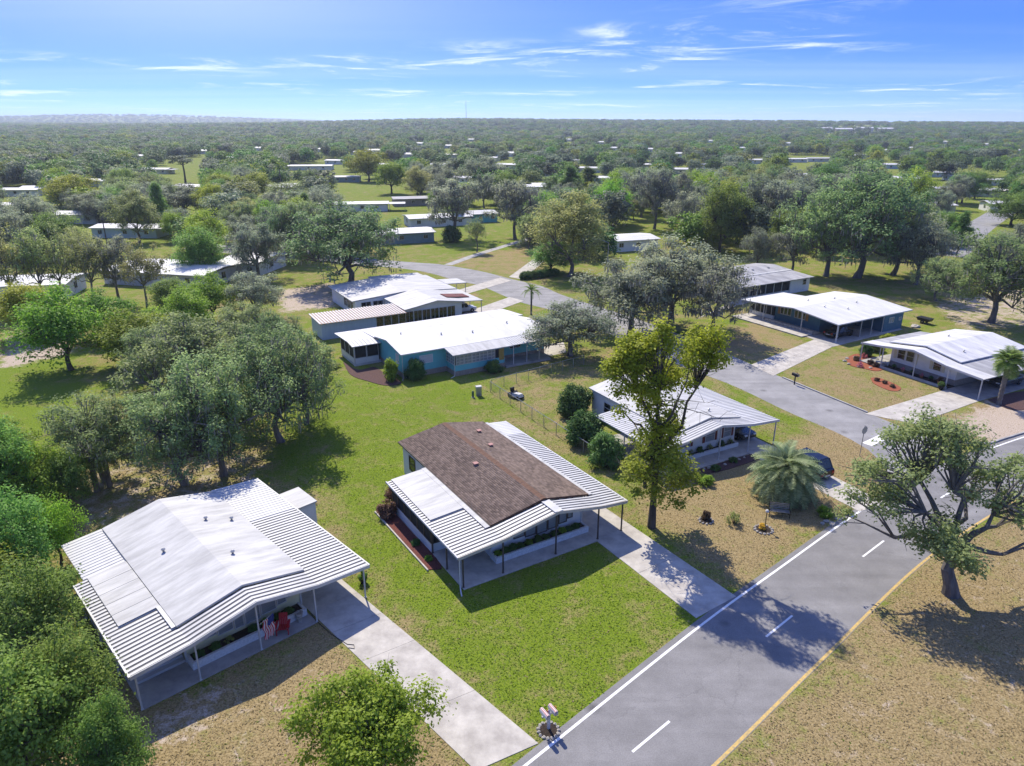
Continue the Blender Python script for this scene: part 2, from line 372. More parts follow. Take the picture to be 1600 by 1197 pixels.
# ------------------------------------------------------------------ roads
def asphalt(name, base, seed):
    m = bpy.data.materials.new(name); m.use_nodes = True; t = m.node_tree; n = t.nodes; l = t.links
    b = n['Principled BSDF']; b.inputs['Roughness'].default_value = .85; b.inputs['Specular IOR Level'].default_value = .25
    tcn = n.new('ShaderNodeTexCoord')
    def ns(s, d, r=.6):
        q = n.new('ShaderNodeTexNoise'); q.inputs['Scale'].default_value = s; q.inputs['Detail'].default_value = d; q.inputs['Roughness'].default_value = r; l.new(tcn.outputs['Object'], q.inputs['Vector']); return q.outputs[0]
    r1 = n.new('ShaderNodeValToRGB'); r1.color_ramp.elements[0].position = .3; r1.color_ramp.elements[1].position = .72
    r1.color_ramp.elements[0].color = (*[x*.72 for x in base], 1); r1.color_ramp.elements[1].color = (*[x*1.15 for x in base], 1)
    l.new(ns(.35, 8, .7), r1.inputs[0])
    r2 = n.new('ShaderNodeValToRGB'); r2.color_ramp.elements[0].position = .2; r2.color_ramp.elements[1].position = .8
    r2.color_ramp.elements[0].color = (.72, .72, .72, 1); r2.color_ramp.elements[1].color = (1.2, 1.2, 1.2, 1); l.new(ns(16, 3), r2.inputs[0])
    mxm = n.new('ShaderNodeMix'); mxm.data_type = 'RGBA'; mxm.blend_type = 'MULTIPLY'; mxm.inputs[0].default_value = 1
    l.new(r1.outputs[0], mxm.inputs[6]); l.new(r2.outputs[0], mxm.inputs[7])
    # oil spots
    v = n.new('ShaderNodeTexVoronoi'); v.inputs['Scale'].default_value = .33; l.new(tcn.outputs['Object'], v.inputs['Vector'])
    mr = n.new('ShaderNodeMapRange'); mr.inputs['From Min'].default_value = .03; mr.inputs['From Max'].default_value = .16; mr.inputs['To Min'].default_value = .55; mr.inputs['To Max'].default_value = 1
    l.new(v.outputs['Distance'], mr.inputs['Value'])
    mx2 = n.new('ShaderNodeMix'); mx2.data_type = 'RGBA'; mx2.blend_type = 'MULTIPLY'; mx2.inputs[0].default_value = 1
    l.new(mxm.outputs[2], mx2.inputs[6]); l.new(mr.outputs[0], mx2.inputs[7]); l.new(mx2.outputs[2], b.inputs['Base Color'])
    mp = n.new('ShaderNodeMapping'); mp.inputs['Rotation'].default_value = (0, 0, R(-42 if seed == 0 else 65)); mp.inputs['Scale'].default_value = (.03, .75, 1); l.new(tcn.outputs['Object'], mp.inputs[0])
    tk = n.new('ShaderNodeTexNoise'); tk.inputs['Scale'].default_value = 1; tk.inputs['Detail'].default_value = 6; l.new(mp.outputs[0], tk.inputs['Vector'])
    vc = n.new('ShaderNodeTexVoronoi'); vc.feature = 'DISTANCE_TO_EDGE'; vc.inputs['Scale'].default_value = .16
    wn = n.new('ShaderNodeTexNoise'); wn.inputs['Scale'].default_value = 1.2; wn.inputs['Detail'].default_value = 5; l.new(tcn.outputs['Object'], wn.inputs['Vector'])
    wa = n.new('ShaderNodeVectorMath'); wa.operation = 'MULTIPLY_ADD'; wa.inputs[1].default_value = (1.6, 1.6, 0); l.new(wn.outputs['Color'], wa.inputs[0]); l.new(tcn.outputs['Object'], wa.inputs[2]); l.new(wa.outputs[0], vc.inputs['Vector'])
    def mrange(v_, a, b_, c, d): q = n.new('ShaderNodeMapRange'); q.inputs['From Min'].default_value = a; q.inputs['From Max'].default_value = b_; q.inputs['To Min'].default_value = c; q.inputs['To Max'].default_value = d; l.new(v_, q.inputs['Value']); return q.outputs[0]
    wear = n.new('ShaderNodeMath'); wear.operation = 'MULTIPLY'; l.new(mrange(tk.outputs[0], .3, .7, .86, 1.12), wear.inputs[0]); l.new(mrange(vc.outputs['Distance'], .0, .005, .84, 1.0), wear.inputs[1])
    mx3 = n.new('ShaderNodeMix'); mx3.data_type = 'RGBA'; mx3.blend_type = 'MULTIPLY'; mx3.inputs[0].default_value = 1; l.new(mx2.outputs[2], mx3.inputs[6]); l.new(wear.outputs[0], mx3.inputs[7]); l.new(mx3.outputs[2], b.inputs['Base Color'])
    bp = n.new('ShaderNodeBump'); bp.inputs['Strength'].default_value = .2; bp.inputs['Distance'].default_value = .02; l.new(ns(30, 2), bp.inputs['Height']); l.new(bp.outputs[0], b.inputs['Normal'])
    return m
M_asph = asphalt('asphalt', (.225, .220, .215), 0); M_asph2 = asphalt('pale_asphalt', (.28, .275, .27), 1)
def catmull(pts, n=8):
    P = [Vector(p) for p in pts]; P = [P[0]*2 - P[1]] + P + [P[-1]*2 - P[-2]]; out = []
    for i in range(1, len(P) - 2):
        for k in range(n):
            t = k / n; a, b, c, d = P[i-1], P[i], P[i+1], P[i+2]
            out.append(.5 * ((2*b) + (c - a)*t + (2*a - 5*b + 4*c - d)*t*t + (3*b - a - 3*c + d)*t**3))
    out.append(P[-2]); return out
def resample(pts, n):
    d = [0]
    for a, b in zip(pts, pts[1:]): d.append(d[-1] + (b - a).length)
    out = []
    for i in range(n):
        t = d[-1] * i / (n - 1); k = max(j for j in range(len(d)) if d[j] <= t + 1e-6); k = min(k, len(pts) - 2)
        out.append(pts[k].lerp(pts[k+1], (t - d[k]) / max(d[k+1] - d[k], 1e-6)))
    return out
def offset(pts, o):
    out = []
    for i, p in enumerate(pts):
        d = (pts[min(i+1, len(pts)-1)] - pts[max(i-1, 0)]); d.z = 0; d.normalize(); out.append(p + Vector((-d.y, d.x, 0)) * o)
    return out
def strip(name, m, left, right, z, parent=None, edge=.0):
    b = MB(); n = len(left)
    b.v = [(p.x, p.y, z) for p in left] + [(p.x, p.y, z) for p in right]
    b.f = [(i, n + i, n + i + 1, i + 1) for i in range(n - 1)]
    return b.build(name, m, parent)
def px(*q): return [G(*p) for p in q]
white = catmull(px((640,1340),(820,1197),(1085,985),(1215,890),(1350,795)) + [Vector((35.5,54.0,0)), Vector((44.4,59.2,0)), Vector((52,63,0)), Vector((66,69,0)), Vector((90,78,0))], 8)
yellow = catmull([G(960,1340)] + px((1115,1197),(1280,1035),(1440,880),(1565,795)) + [Vector((43.9,51.6,0)), Vector((54,56.3,0)), Vector((70,62.5,0)), Vector((94,71,0))], 8)
wl, yl = resample(white, 70), resample(yellow, 70)
main_road = structure(strip('road', M_asph, offset(wl, .42), offset(yl, -.12), .006))
def line(name, m, pts, w_, z, parent): return strip(name, m, offset(pts, w_/2), offset(pts, -w_/2), z, parent)
def part_of(pts, f): return [p for p in pts if f(p)]
line('edge_line', M_paint, part_of(wl, lambda p: p.x < 28.2), .15, .010, main_road)
line('edge_line', M_paint, part_of(wl, lambda p: p.x > 43.2), .15, .010, main_road)
line('yellow_edge_line', M_yellow, yl, .17, .010, main_road)
for a, b in (((988,1175),(1046,1127)), ((1197,995),(1238,962)), ((1348,870),(1381,845)), ((1470,778),(1496,762))):
    line('lane_dash', M_paint, [G(*a), G(*a).lerp(G(*b), .5), G(*b)], .13, .010, main_road)
farE = catmull([Vector((-75,176,0)), Vector((-42,160,0))] + px((646,410),(687,413),(752,424),(799,436),(846,447),(884,463),(1000,500),(1100,538),(1215,587),(1377,654)) + [Vector((38.8,62.2,0)), Vector((41.2,59.8,0))], 6)
nearE = catmull([Vector((-78,168,0)), Vector((-44,153,0))] + px((640,421),(715,439),(752,447),(809,471),(877,489),(960,525),(1060,570)) + [Vector((25.0,75.3,0)), Vector((28.4,67.5,0)), Vector((31.1,62.5,0)), Vector((32.4,58.2,0)), Vector((31.8,53.6,0)), Vector((29.8,50.6,0))], 6)
fe, ne = resample(farE, 80), resample(nearE, 80)
side = structure(strip('side_street', M_asph2, ne, fe, .003))
strip('stop_bar', M_paint, [G(1347,692), G(1362,697)], [G(1373,680), G(1388,685)], .011, side)
def kerb(name, pts, z=.13, w_=.18):
    a, b = offset(pts, w_/2), offset(pts, -w_/2); mb = MB(); n = len(pts)
    for i in range(n - 1):
        mb.hexa([(*a[i][:2],0),(*b[i][:2],0),(*b[i+1][:2],0),(*a[i+1][:2],0)], [(*a[i][:2],z),(*b[i][:2],z),(*b[i+1][:2],z),(*a[i+1][:2],z)])
    return structure(mb.build(name, M_concgrey))
kf = resample(farE, 400)
kerb('kerb', [p for p in kf if 66.3 < p.y < 78.2][::3])
kerb('kerb', catmull([Vector((39.6,61.6,0)), Vector((41.6,60.2,0)), Vector((43.8,59.75,0)), Vector((46.5,61.0,0)), Vector((52,63.6,0)), Vector((66,69.6,0))], 5))
# far road seen through the right-hand trees, and small paths
def ribbon(name, m, pts, w_, z): p = catmull(pts, 5); return structure(strip(name, m, offset(p, w_/2), offset(p, -w_/2), z))
ribbon('far_road', M_asph2, px((1480,400),(1520,362),(1552,340),(1590,318),(1640,300)), 7.5, .006)
ribbon('foot_path', M_concgrey, px((700,414),(745,398),(790,384),(830,372)), 1.9, .008)

# ------------------------------------------------------------------ driveways: poured slabs with joints between them
def slabs(name, corners, n, m=M_conc, z=.03, gap=.018, cols=1):
    """corners: near-left, near-right, far-right, far-left; n slabs along its length"""
    a, b, c, d = [Vector(p) for p in corners]; root = structure(bpy.data.objects.new(name, None)); COL.objects.link(root)
    ln = (d - a).length; wd = (b - a).length
    cuts = n if isinstance(n, (list, tuple)) else [i / n for i in range(n + 1)]
    for i in range(len(cuts) - 1):
        for j in range(cols):
            t0, t1 = cuts[i] + gap/ln/2, cuts[i+1] - gap/ln/2; s0, s1 = j/cols + gap/wd/2*(j > 0), (j+1)/cols - gap/wd/2*(j < cols-1)
            q = [a.lerp(d, t0).lerp(b.lerp(c, t0), s) for s in (s0, s1)] + [a.lerp(d, t1).lerp(b.lerp(c, t1), s) for s in (s1, s0)]
            zz = z + random.uniform(-.004, .004)
            MB().hexa([(*p[:2], -.05) for p in q], [(*p[:2], zz) for p in q]).build('slab', m, root)
    return root
class Frame:
    def __init__(s, ox, oy, az): s.o = Vector((ox, oy, 0)); a = R(az); s.u = Vector((math.sin(a), math.cos(a), 0)); s.v = Vector((-math.cos(a), math.sin(a), 0)); s.rz = math.pi/2 - a
    def __call__(s, u, v, z=0): return s.o + s.u*u + s.v*v + Vector((0, 0, z))
F1, F2, F3 = Frame(-18.55, 28.13, 46.5), Frame(-3.10, 38.03, 58.5), Frame(15.02, 54.11, 61)
F4, F6, F7 = Frame(-12.55, 77.59, 59.5), Frame(43.39, 96.86, 150), Frame(46.38, 82.45, 153.5)
F5, F8 = Frame(-9.16, 103.82, 60), Frame(50.52, 121.33, 60)
slabs('driveway', [F1(9.72,-14.3), F1(12.9,-15.2), F1(12.9,15), F1(9.9,15)], [0,.155,.33,.44,.53,.66,.8,1], M_conc)
slabs('driveway', [F2(10.55,-9.85), F2(14.2,-9.65), F2(13.9,16.5), F2(10.8,16.5)], [0,.2,.38,.52,.68,.84,1], M_conc)
slabs('driveway', [F3(6.9,-11.3), F3(9.9,-11.6), F3(10.7,12), F3(7.6,12)], 7, M_conc)
slabs('driveway', [F6(5.3,-19.3), F6(9.5,-20.2), F6(5.4,-4.2), F6(1.9,-3.2)], 4, M_conc, cols=2)
slabs('carport_floor', [F6(.2,-3.15), F6(5.4,-4.1), F6(4.9,12), F6(.2,12)], 4, M_concgrey)
slabs('driveway', [F7(9.2,-16.2), F7(13.2,-14.0), F7(12.2,-2.3), F7(8.4,-2.0)], 4, M_conc)
slabs('carport_floor', [F7(8.3,-1.95), F7(12.2,-2.2), F7(12.0,11), F7(8.3,11)], 4, M_concgrey)
slabs('driveway', [F4(14,-2.0), F4(22,-1.2), F4(24.5,3), F4(17.5,3.0)], 3, M_conc)
slabs('driveway', [F4(19,9.5), F4(19,13.5), F4(31.2,14.3), F4(31.2,10.4)], 4, M_conc)
slabs('driveway', [F5(2.5,-1.5), F5(2.5,2.3), F5(15.0,8.5), F5(15.8,5)], 4, M_conc)
slabs('driveway', [F5(8,13.5), F5(8,17), F5(21.5,23.5), F5(22,20.0)], 4, M_conc)
slabs('driveway', px((795,433),(818,437),(850,408),(835,404)), 3, M_conc)
slabs('driveway', px((1085,500),(1105,492),(1180,470),(1165,462)), 3, M_conc)

# ------------------------------------------------------------------ house kit
FACE = dict(f=0.0, l=-math.pi/2, r=math.pi/2, b=math.pi)
_win = {}
def window(root, u, v, z, w_, h, face='f', mf=M_white, mp=M_glass, nx=1, nz=2, fw=.055, name='window'):
    key = (round(w_, 2), round(h, 2), mf.name, mp.name, nx, nz)
    if key not in _win:
        b = MB(); b.box(-w_/2, -w_/2+fw, -.06, .01, 0, h).box(w_/2-fw, w_/2, -.06, .01, 0, h).box(-w_/2+fw, w_/2-fw, -.06, .01, 0, fw).box(-w_/2+fw, w_/2-fw, -.06, .01, h-fw, h)
        for i in range(1, nx): b.box(-w_/2 + w_*i/nx - fw*.4, -w_/2 + w_*i/nx + fw*.4, -.055, .01, fw, h-fw)
        for k in range(1, nz): b.box(-w_/2+fw, w_/2-fw, -.05, .008, h*k/nz - fw*.35, h*k/nz + fw*.35)
        p = MB().box(-w_/(2*nx)+.01, w_/(2*nx)-.01, -.02, .005, 0, h/nz - .01)
        _win[key] = (b.mesh('window', mf), p.mesh('pane', mp))
    fm, pm = _win[key]
    o = inst(name, fm, root, (u, v, z), (0, 0, FACE[face]))
    for i in range(nx):
        for k in range(nz): inst('pane', pm, o, (-w_/2 + w_*(i+.5)/nx, 0, h*k/nz + .005))
    return o
def seg_slab(p0, p1, v0, v1, th, lift=0.0):
    (a, za), (b, zb) = p0, p1
    return MB().hexa([(a,v0,za+lift-th),(b,v0,zb+lift-th),(b,v1,zb+lift-th),(a,v1,za+lift-th)], [(a,v0,za+lift),(b,v0,zb+lift),(b,v1,zb+lift),(a,v1,za+lift)])
def pan_roof(root, prof, v0, v1, name='awning_roof', pitch=.335, ratio=.54, rib=.03, mr=M_white, md=M_darkpan):
    """pan roofing: pressed metal panels laid side by side along the slope over a recessed gutter"""
    n = max(1, round((v1 - v0) / pitch)); pt = (v1 - v0) / n
    for p0, p1 in zip(prof, prof[1:]):
        deck = seg_slab(p0, p1, v0, v1, .035).build(name, md, root)
        seg_slab(p0, p1, v0 + .01, v1 - .01, .012, -.037).build('soffit', M_wallw, deck)
        pm = seg_slab(p0, p1, 0, pt * ratio, rib, rib).mesh('roof_panel', mr)
        for i in range(n): inst('roof_panel', pm, deck, (0, v0 + pt * i + pt*(1 - ratio)/2, 0))
def slab_roof(root, prof, v0, v1, m, name='roof', th=.13):
    b = MB(); top = list(prof); bot = [(u, z - th) for u, z in reversed(prof)]
    b.prism_y(top[::-1] + bot[::-1], v0, v1); return b.build(name, m, root)
def body(root, prof, v0, v1, m, name='wall', z0=0.0):
    return MB().prism_y([(prof[-1][0], z0), *prof[::-1], (prof[0][0], z0)][::1], v0, v1).build(name, m, root)
_post = {}
def post(root, u, v, h, m=M_white, s=.085, z0=0.03):
    k = (m.name, s)
    if k not in _post: _post[k] = MB().box(-s/2, s/2, -s/2, s/2, 0, 1).box(-s*.8, s*.8, -s*.8, s*.8, 0, .015).mesh('post', m)
    return inst('post', _post[k], root, (u, v, z0), (0, 0, 0), (1, 1, h - z0))
def beam(root, name, m, p0, p1, w_=.09, h=.14):
    """straight trim from p0 to p1 (root coordinates), top edge at the points"""
    a, b = Vector(p0), Vector(p1); d = (b - a); d.z = 0; d.normalize(); s = Vector((-d.y, d.x, 0)) * w_/2; z = Vector((0, 0, h))
    return MB().hexa([a-s-z, b-s-z, b+s-z, a+s-z], [a-s, b-s, b+s, a+s]).build(name, m, root)
def vent(roof, u, v, z, kind=0, m=None):
    if kind == 0: return MB().lathe([(.07, -.1), (.07, .16), (.13, .16), (.13, .20), (.02, .27)], 10).build('roof_vent', m or M_galv, roof, (u, v, z))
    return MB().box(-.13, .13, -.13, .13, -.1, .12).box(-.19, .19, -.19, .19, .12, .16).build('roof_vent', m or M_galv, roof, (u, v, z))
def planter(root, u0, u1, v0, v1, h, m=M_brickw):
    t = .16; b = MB().box(u0, u1, v0, v0+t, .02, h).box(u0, u0+t, v0+t, v1, .02, h).box(u1-t, u1, v0+t, v1, .02, h)
    o = b.build('planter', m, root); MB().box(u0+t, u1-t, v0+t, v1, .02, h - .08).build('soil', M_soil, o); return o
def house(name, label, F, cat='house'): return thing(name, label, cat, F.o, F.rz)
def profz(prof, u):
    for (a, za), (b, zb) in zip(prof, prof[1:]):
        if a <= u <= b: return za + (zb - za) * (u - a) / (b - a)
    return prof[-1][1]
def fascia(root, prof, v, m=M_white, h=.15, name='fascia'):
    b = MB()
    for (a, za), (c, zc) in zip(prof, prof[1:]):
        b.hexa([(a,v-.03,za-h),(c,v-.03,zc-h),(c,v+.012,zc-h),(a,v+.012,za-h)], [(a,v-.03,za+.07),(c,v-.03,zc+.07),(c,v+.012,zc+.07),(a,v+.012,za+.07)])
    return b.build(name, m, root)
def bow_windows(root, us, v, zlow, ztop, mf, mp, zoff, nz=1):
    """a row of tall windows under the gable whose sills dip towards the middle"""
    n = len(us) - 1
    for i in range(n):
        c = (us[i] + us[i+1]) / 2; t = abs(i - (n-1)/2) / ((n-1)/2); zb = zlow + zoff * t**1.6
        window(root, c, v, zb, us[i+1] - us[i] - .04, max(.5, ztop(c) - zb), 'f', mf, mp, 1, nz)
def gutter_pipe(root, u, v, ztop, out, m=M_white):
    MB().tube([(u, v, ztop), (u, v, .28), (u + out[0]*.12, v + out[1]*.12, .10), (u + out[0]*.75, v + out[1]*.75, .06)], [.045]*4, 6).build('downspout', m, root)

# ---- house with cream front (left foreground)
h = house('cream_bungalow', 'cream bungalow with coated white gable roof, striped carport and front porch flag', F1); H1 = h
P1 = [(-.43, 2.42), (2.55, 2.68), (6.17, 3.40), (9.80, 2.68), (13.25, 2.42)]
body(h, [(2.75, 2.64), (6.17, 3.32), (9.6, 2.64)], 1.92, 14.6, M_cream)
rf = slab_roof(h, [(2.48, 2.84), (6.17, 3.60), (9.88, 2.84)], 1.52, 14.85, M_memb)
for u, v in ((4.3, 8.6), (7.6, 10.4), (7.2, 5.2)): vent(rf, u, v, profz([(2.48, 2.84), (6.17, 3.60), (9.88, 2.84)], u))
vent(rf, 9.0, 9.7, 3.03, 0)
pan_roof(h, P1, -.25, 1.50); fascia(h, P1, -.28)
pan_roof(h, P1[:2], 1.50, 9.95)
for i in range(5):
    v0 = 4.0 + i * 1.19; seg_slab((.30, 2.484), (2.46, 2.672), v0, v0 + 1.155, .03, .105).build('cover_panel', M_memb, h)
pan_roof(h, [(.08, 2.47), (2.48, 2.68)], 9.98, 15.1, ratio=.78, md=M_palegrey)
pan_roof(h, P1[3:], 1.50, 9.2); pan_roof(h, P1[3:], 9.2, 15.3, ratio=.8, md=M_palegrey, rib=.04)
seg_slab((2.25, 2.66), (2.47, 2.68), 1.6, 4.0, .02, .12).build('flashing', M_white, h)
beam(h, 'gutter', M_white, (13.27, -.25, 2.47), (13.27, 15.3, 2.47)); beam(h, 'gutter', M_white, (-.45, -.25, 2.47), (-.45, 9.95, 2.47))
for u in (-.15, 2.79, 6.18, 9.64, 13.0): post(h, u, .06, profz(P1, u) - .03, s=.08)
for v in (4.2, 8.2, 12.2, 15.0): post(h, 13.05, v, 2.38)
for v in (3.4, 6.6, 9.8): post(h, -.25, v, 2.38)
MB().box(-.1, 9.63, 0, 1.92, -.05, .05).build('porch_floor', M_concgrey, h); MB().box(-.1, 2.74, 1.93, 10, -.05, .045).build('porch_floor', M_concgrey, h)
for i in range(3): MB().box(.25, 2.70, 2.0 + i*.32, 2.32 + i*.32, .045, .20 + .16*i).build('step', M_palegrey, h)
MB().box(.2, 2.72, 2.97, 3.05, .045, 1.0).build('kick_wall', M_wallw, h)
for i in range(3): window(h, .62 + .84*i, 2.97, 1.0, .82, 1.4, 'f', M_white, M_screen, 1, 1)
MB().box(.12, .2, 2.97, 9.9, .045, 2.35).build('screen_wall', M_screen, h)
planter(h, 2.76, 9.52, 1.0, 1.91, .52)
bow_windows(h, [3.05, 3.6, 4.55, 5.5, 6.12, 7.1, 8.1, 8.75, 9.15], 1.91, .66, lambda u: profz(P1, u) - .18, M_white, M_pglass, .5)
MB().box(2.70, 2.80, 1.86, 1.96, .05, 2.60).box(9.58, 9.68, 1.86, 1.96, .05, 2.60).build('corner_trim', M_white, h)
for v in (4, 7.2, 11): window(h, 9.6, v, 1.0, 1.1, 1.1, 'r', M_white, M_pglass)

# ---- house with brown shingle roof (centre)
h = house('shingled_bungalow', 'white bungalow with brown shingle gable roof and striped metal awnings', F2); H2 = h
P2 = [(-.35, 2.44), (3.0, 2.70), (7.25, 3.42), (11.0, 2.70), (13.25, 2.46)]
body(h, [(3.2, 2.62), (7.2, 3.34), (10.8, 2.62)], 2.02, 16.8, M_wallw)
R2 = [(2.95, 2.84), (7.2, 3.62), (11.08, 2.84)]
rf = slab_roof(h, R2, 1.62, 17.1, M_shingle)
def shingles(root, p0, p1, v0, v1, m, course=.16, tab=.32):
    """overlapping courses of shingle tabs, each tab a little lifted at its lower edge"""
    (a, za), (b, zb) = p0, p1; L = math.hypot(b - a, zb - za); n = int(L / course); V = []; Q = []
    du, dz = (b - a) / L, (zb - za) / L; nu, nz_ = -dz * (1 if du > 0 else -1), abs(du)
    r = np.random.default_rng(3)
    for i in range(n):
        s0, s1 = i * course, (i + 1) * course + .02; off = r.uniform(0, tab); k = int((v1 - v0) / tab) + 2
        for j in range(k):
            y0 = max(v0, v0 - off + j*tab); y1 = min(v1, v0 - off + (j+1)*tab - .008)
            if y1 - y0 < .03: continue
            lo = .020 + r.uniform(0, .007); hi = .006
            c = len(V)
            def pt(s, y, l): return (a + du*s + nu*l, y, za + dz*s + nz_*l)
            V += [pt(s0, y0, lo), pt(s0, y1, lo), pt(s1, y1, hi), pt(s1, y0, hi), pt(s0, y0, 0), pt(s0, y1, 0)]
            Q += [(c, c+1, c+2, c+3), (c+4, c+5, c+1, c)]
    t = np.repeat(r.uniform(0, 1, len(V)//6), 6)
    me = np_mesh('shingles', np.array(V), np.array(Q), m, dict(tint=t)); o = link(bpy.data.objects.new('shingles', me), root); o['kind'] = 'stuff'; return o
def shingle_mat():
    m = bpy.data.materials.new('shingle_tabs'); m.use_nodes = True; t = m.node_tree; n = t.nodes; l = t.links; b = n['Principled BSDF']; b.inputs['Roughness'].default_value = .92; b.inputs['Specular IOR Level'].default_value = .15
    a = n.new('ShaderNodeAttribute'); a.attribute_name = 'tint'; tc_ = n.new('ShaderNodeTexCoord'); no = n.new('ShaderNodeTexNoise'); no.inputs['Scale'].default_value = .5; no.inputs['Detail'].default_value = 6
    l.new(tc_.outputs['Object'], no.inputs['Vector']); ad = n.new('ShaderNodeMath'); ad.operation = 'MULTIPLY_ADD'; ad.inputs[1].default_value = .55; l.new(a.outputs['Fac'], ad.inputs[0])
    ml = n.new('ShaderNodeMath'); ml.operation = 'MULTIPLY'; ml.inputs[1].default_value = .5; l.new(no.outputs[0], ml.inputs[0]); l.new(ml.outputs[0], ad.inputs[2])
    r = n.new('ShaderNodeValToRGB'); r.color_ramp.elements[0].color = (.090, .068, .056, 1); r.color_ramp.elements[1].color = (.250, .188, .150, 1); r.color_ramp.elements[0].position = .1; r.color_ramp.elements[1].position = .95
    l.new(ad.outputs[0], r.inputs[0]); l.new(r.outputs[0], b.inputs['Base Color']); return m
M_tabs = shingle_mat()
shingles(rf, (2.95, 2.842), (7.2, 3.622), 1.62, 17.1, M_tabs); shingles(rf, (11.08, 2.842), (7.2, 3.622), 1.62, 17.1, M_tabs)
cap = MB().prism_y([(6.98, 3.60), (7.2, 3.66), (7.42, 3.60), (7.2, 3.64)], 0, .30).mesh('ridge_cap', M_ridge)
for i in range(51): inst('ridge_cap', cap, rf, (0, 1.62 + i*.303, .008 * (i % 2)))
for u, v in ((5.9, 9.0), (8.6, 11.4), (9.3, 14.6)): vent(rf, u, v, profz(R2, u) + .02, 1, mat('pink_vent', (.42, .22, .19), .7, .1, 5))
pan_roof(h, P2, -.1, 1.60); fascia(h, P2, -.13, mat('almond_trim', (.55, .50, .42), .5, .08, 3))
MB().hexa([(6.95,-.12,3.45),(7.6,-.12,3.43),(7.6,1.55,3.43),(6.95,1.55,3.45)], [(6.95,-.12,3.50),(7.6,-.12,3.48),(7.6,1.55,3.48),(6.95,1.55,3.50)]).build('ridge_flashing', M_white, h)
pan_roof(h, P2[:2], 1.60, 11.65)
seg_slab((.02, 2.469), (2.62, 2.67), 4.75, 11.62, .03, .10).build('coated_roof', M_memb, h)
seg_slab((2.55, 2.665), (2.97, 2.698), 1.62, 11.68, .03, .115).build('flashing', M_memb, h)
pan_roof(h, P2[3:], 1.60, 13.8, ratio=.55); pan_roof(h, P2[3:], 13.8, 16.9, ratio=.9, rib=.03, md=M_white)
seg_slab((11.05, 2.695), (11.45, 2.652), 1.62, 16.9, .03, .115).build('flashing', M_memb, h)
beam(h, 'gutter', M_palegrey, (13.27, -.1, 2.50), (13.27, 16.9, 2.50)); beam(h, 'gutter', M_palegrey, (-.37, -.1, 2.50), (-.37, 11.65, 2.50))
beam(h, 'back_trim', M_bronze, (2.93, 1.62, 2.84), (2.93, 17.1, 2.84), .05, .12)
for u in (.05, 3.0, 7.21, 10.84, 13.0): post(h, u, .08, profz(P2, u) - .04, M_bronze, .085)
for v in (4.6, 9, 13.2, 16.6): post(h, 13.05, v, 2.4, M_bronze)
for v in (2.4, 4.6): post(h, .05, v, 2.4, M_bronze)
MB().box(-.05, 10.72, -.15, 2.02, -.05, .05).build('porch_floor', M_conc, h); MB().box(-.05, 3.2, 2.03, 11.6, -.05, .047).build('porch_floor', M_conc, h)
MB().box(.0, .10, 4.7, 11.55, .047, .72).build('kick_wall', M_wallw, h); MB().box(.101, 3.19, 4.7, 4.78, .047, .72).box(.101, 3.19, 11.47, 11.55, .047, .72).build('kick_wall', M_wallw, h)
for i in range(6): window(h, .05, 5.28 + i*1.14, .72, 1.12, 1.70, 'l', M_bronze, M_screen, 1, 1)
for i in range(3): window(h, .62 + i*1.03, 4.70, .72, 1.0, 1.75, 'f', M_bronze, M_screen, 1, 1)
window(h, 1.6, 11.55, .72, 2.9, 1.75, 'b', M_bronze, M_screen, 3, 1)
planter(h, 3.12, 10.85, 1.16, 2.01, .50, M_brickw)
bow_windows(h, [4.15, 4.95, 5.9, 6.85, 7.8, 8.75, 9.5, 10.0], 2.01, .68, lambda u: profz(P2, u) - .22, M_bronze, M_pglass, .45, 2)
for v in (14.9,): window(h, 3.2, v, .9, 1.2, 1.3, 'l', M_bronze, M_glass)
for v in (5, 9, 13): window(h, 10.8, v, 1.0, 1.1, 1.1, 'r', M_bronze, M_pglass)
MB().box(3.14, 3.26, 1.97, 2.08, .05, 2.60).box(10.74, 10.86, 1.97, 2.08, .05, 2.60).build('corner_trim', M_white, h)
gutter_pipe(h, -.22, .0, 2.40, (-.35, -.94), M_palegrey)

# ---- white house under the tall yellow-green tree
h = house('white_bungalow', 'small white bungalow with maroon shutters and ribbed carport under tall yellow-green tree', F3); H3 = h
P3 = [(-3.3, 2.45), (-.05, 2.70), (3.85, 3.36), (7.6, 2.70), (10.9, 2.45)]
body(h, [(.2, 2.62), (3.85, 3.30), (7.4, 2.62)], 2.2, 14.6, M_wallw)
R3 = [(-.08, 2.84), (3.85, 3.56), (7.62, 2.84)]
rf = slab_roof(h, R3, 1.92, 14.9, M_memb)
for u, v in ((2.1, 5), (5.3, 3.6), (6.3, 9.5)): vent(rf, u, v, profz(R3, u))
pan_roof(h, P3, .35, 1.9, md=M_greyroof); fascia(h, P3, .32)
pan_roof(h, P3[:2], 1.9, 9.3, ratio=.72, md=M_greyroof); pan_roof(h, P3[3:], 1.9, 14.2, ratio=.66, md=M_greyroof)
for u in (-3.0, .0, 3.85, 7.4, 10.7): post(h, u, .5, profz(P3, u) - .03)
for v in (5, 9.5, 13.9): post(h, 10.7, v, 2.42)
for v in (5, 9): post(h, -3.1, v, 2.42)
MB().box(-.2, 7.45, .05, 2.2, -.05, .06).build('porch_floor', M_conc, h); MB().box(-3.2, .19, .6, 9.2, -.05, .05).build('porch_floor', M_concgrey, h)
planter(h, 1.28, 7.46, 1.66, 2.19, .42, M_wallw)
for u, w_ in ((1.5, 1.0), (4.3, 1.15), (6.4, .95)):
    window(h, u, 2.19, 1.05, w_, 1.15, 'f', M_white, M_pglass)
    for s in (-1, 1): MB().box(u + s*(w_/2 + .16) - .13, u + s*(w_/2 + .16) + .13, 2.15, 2.19, 1.05, 2.2).build('shutter', M_rust, h)
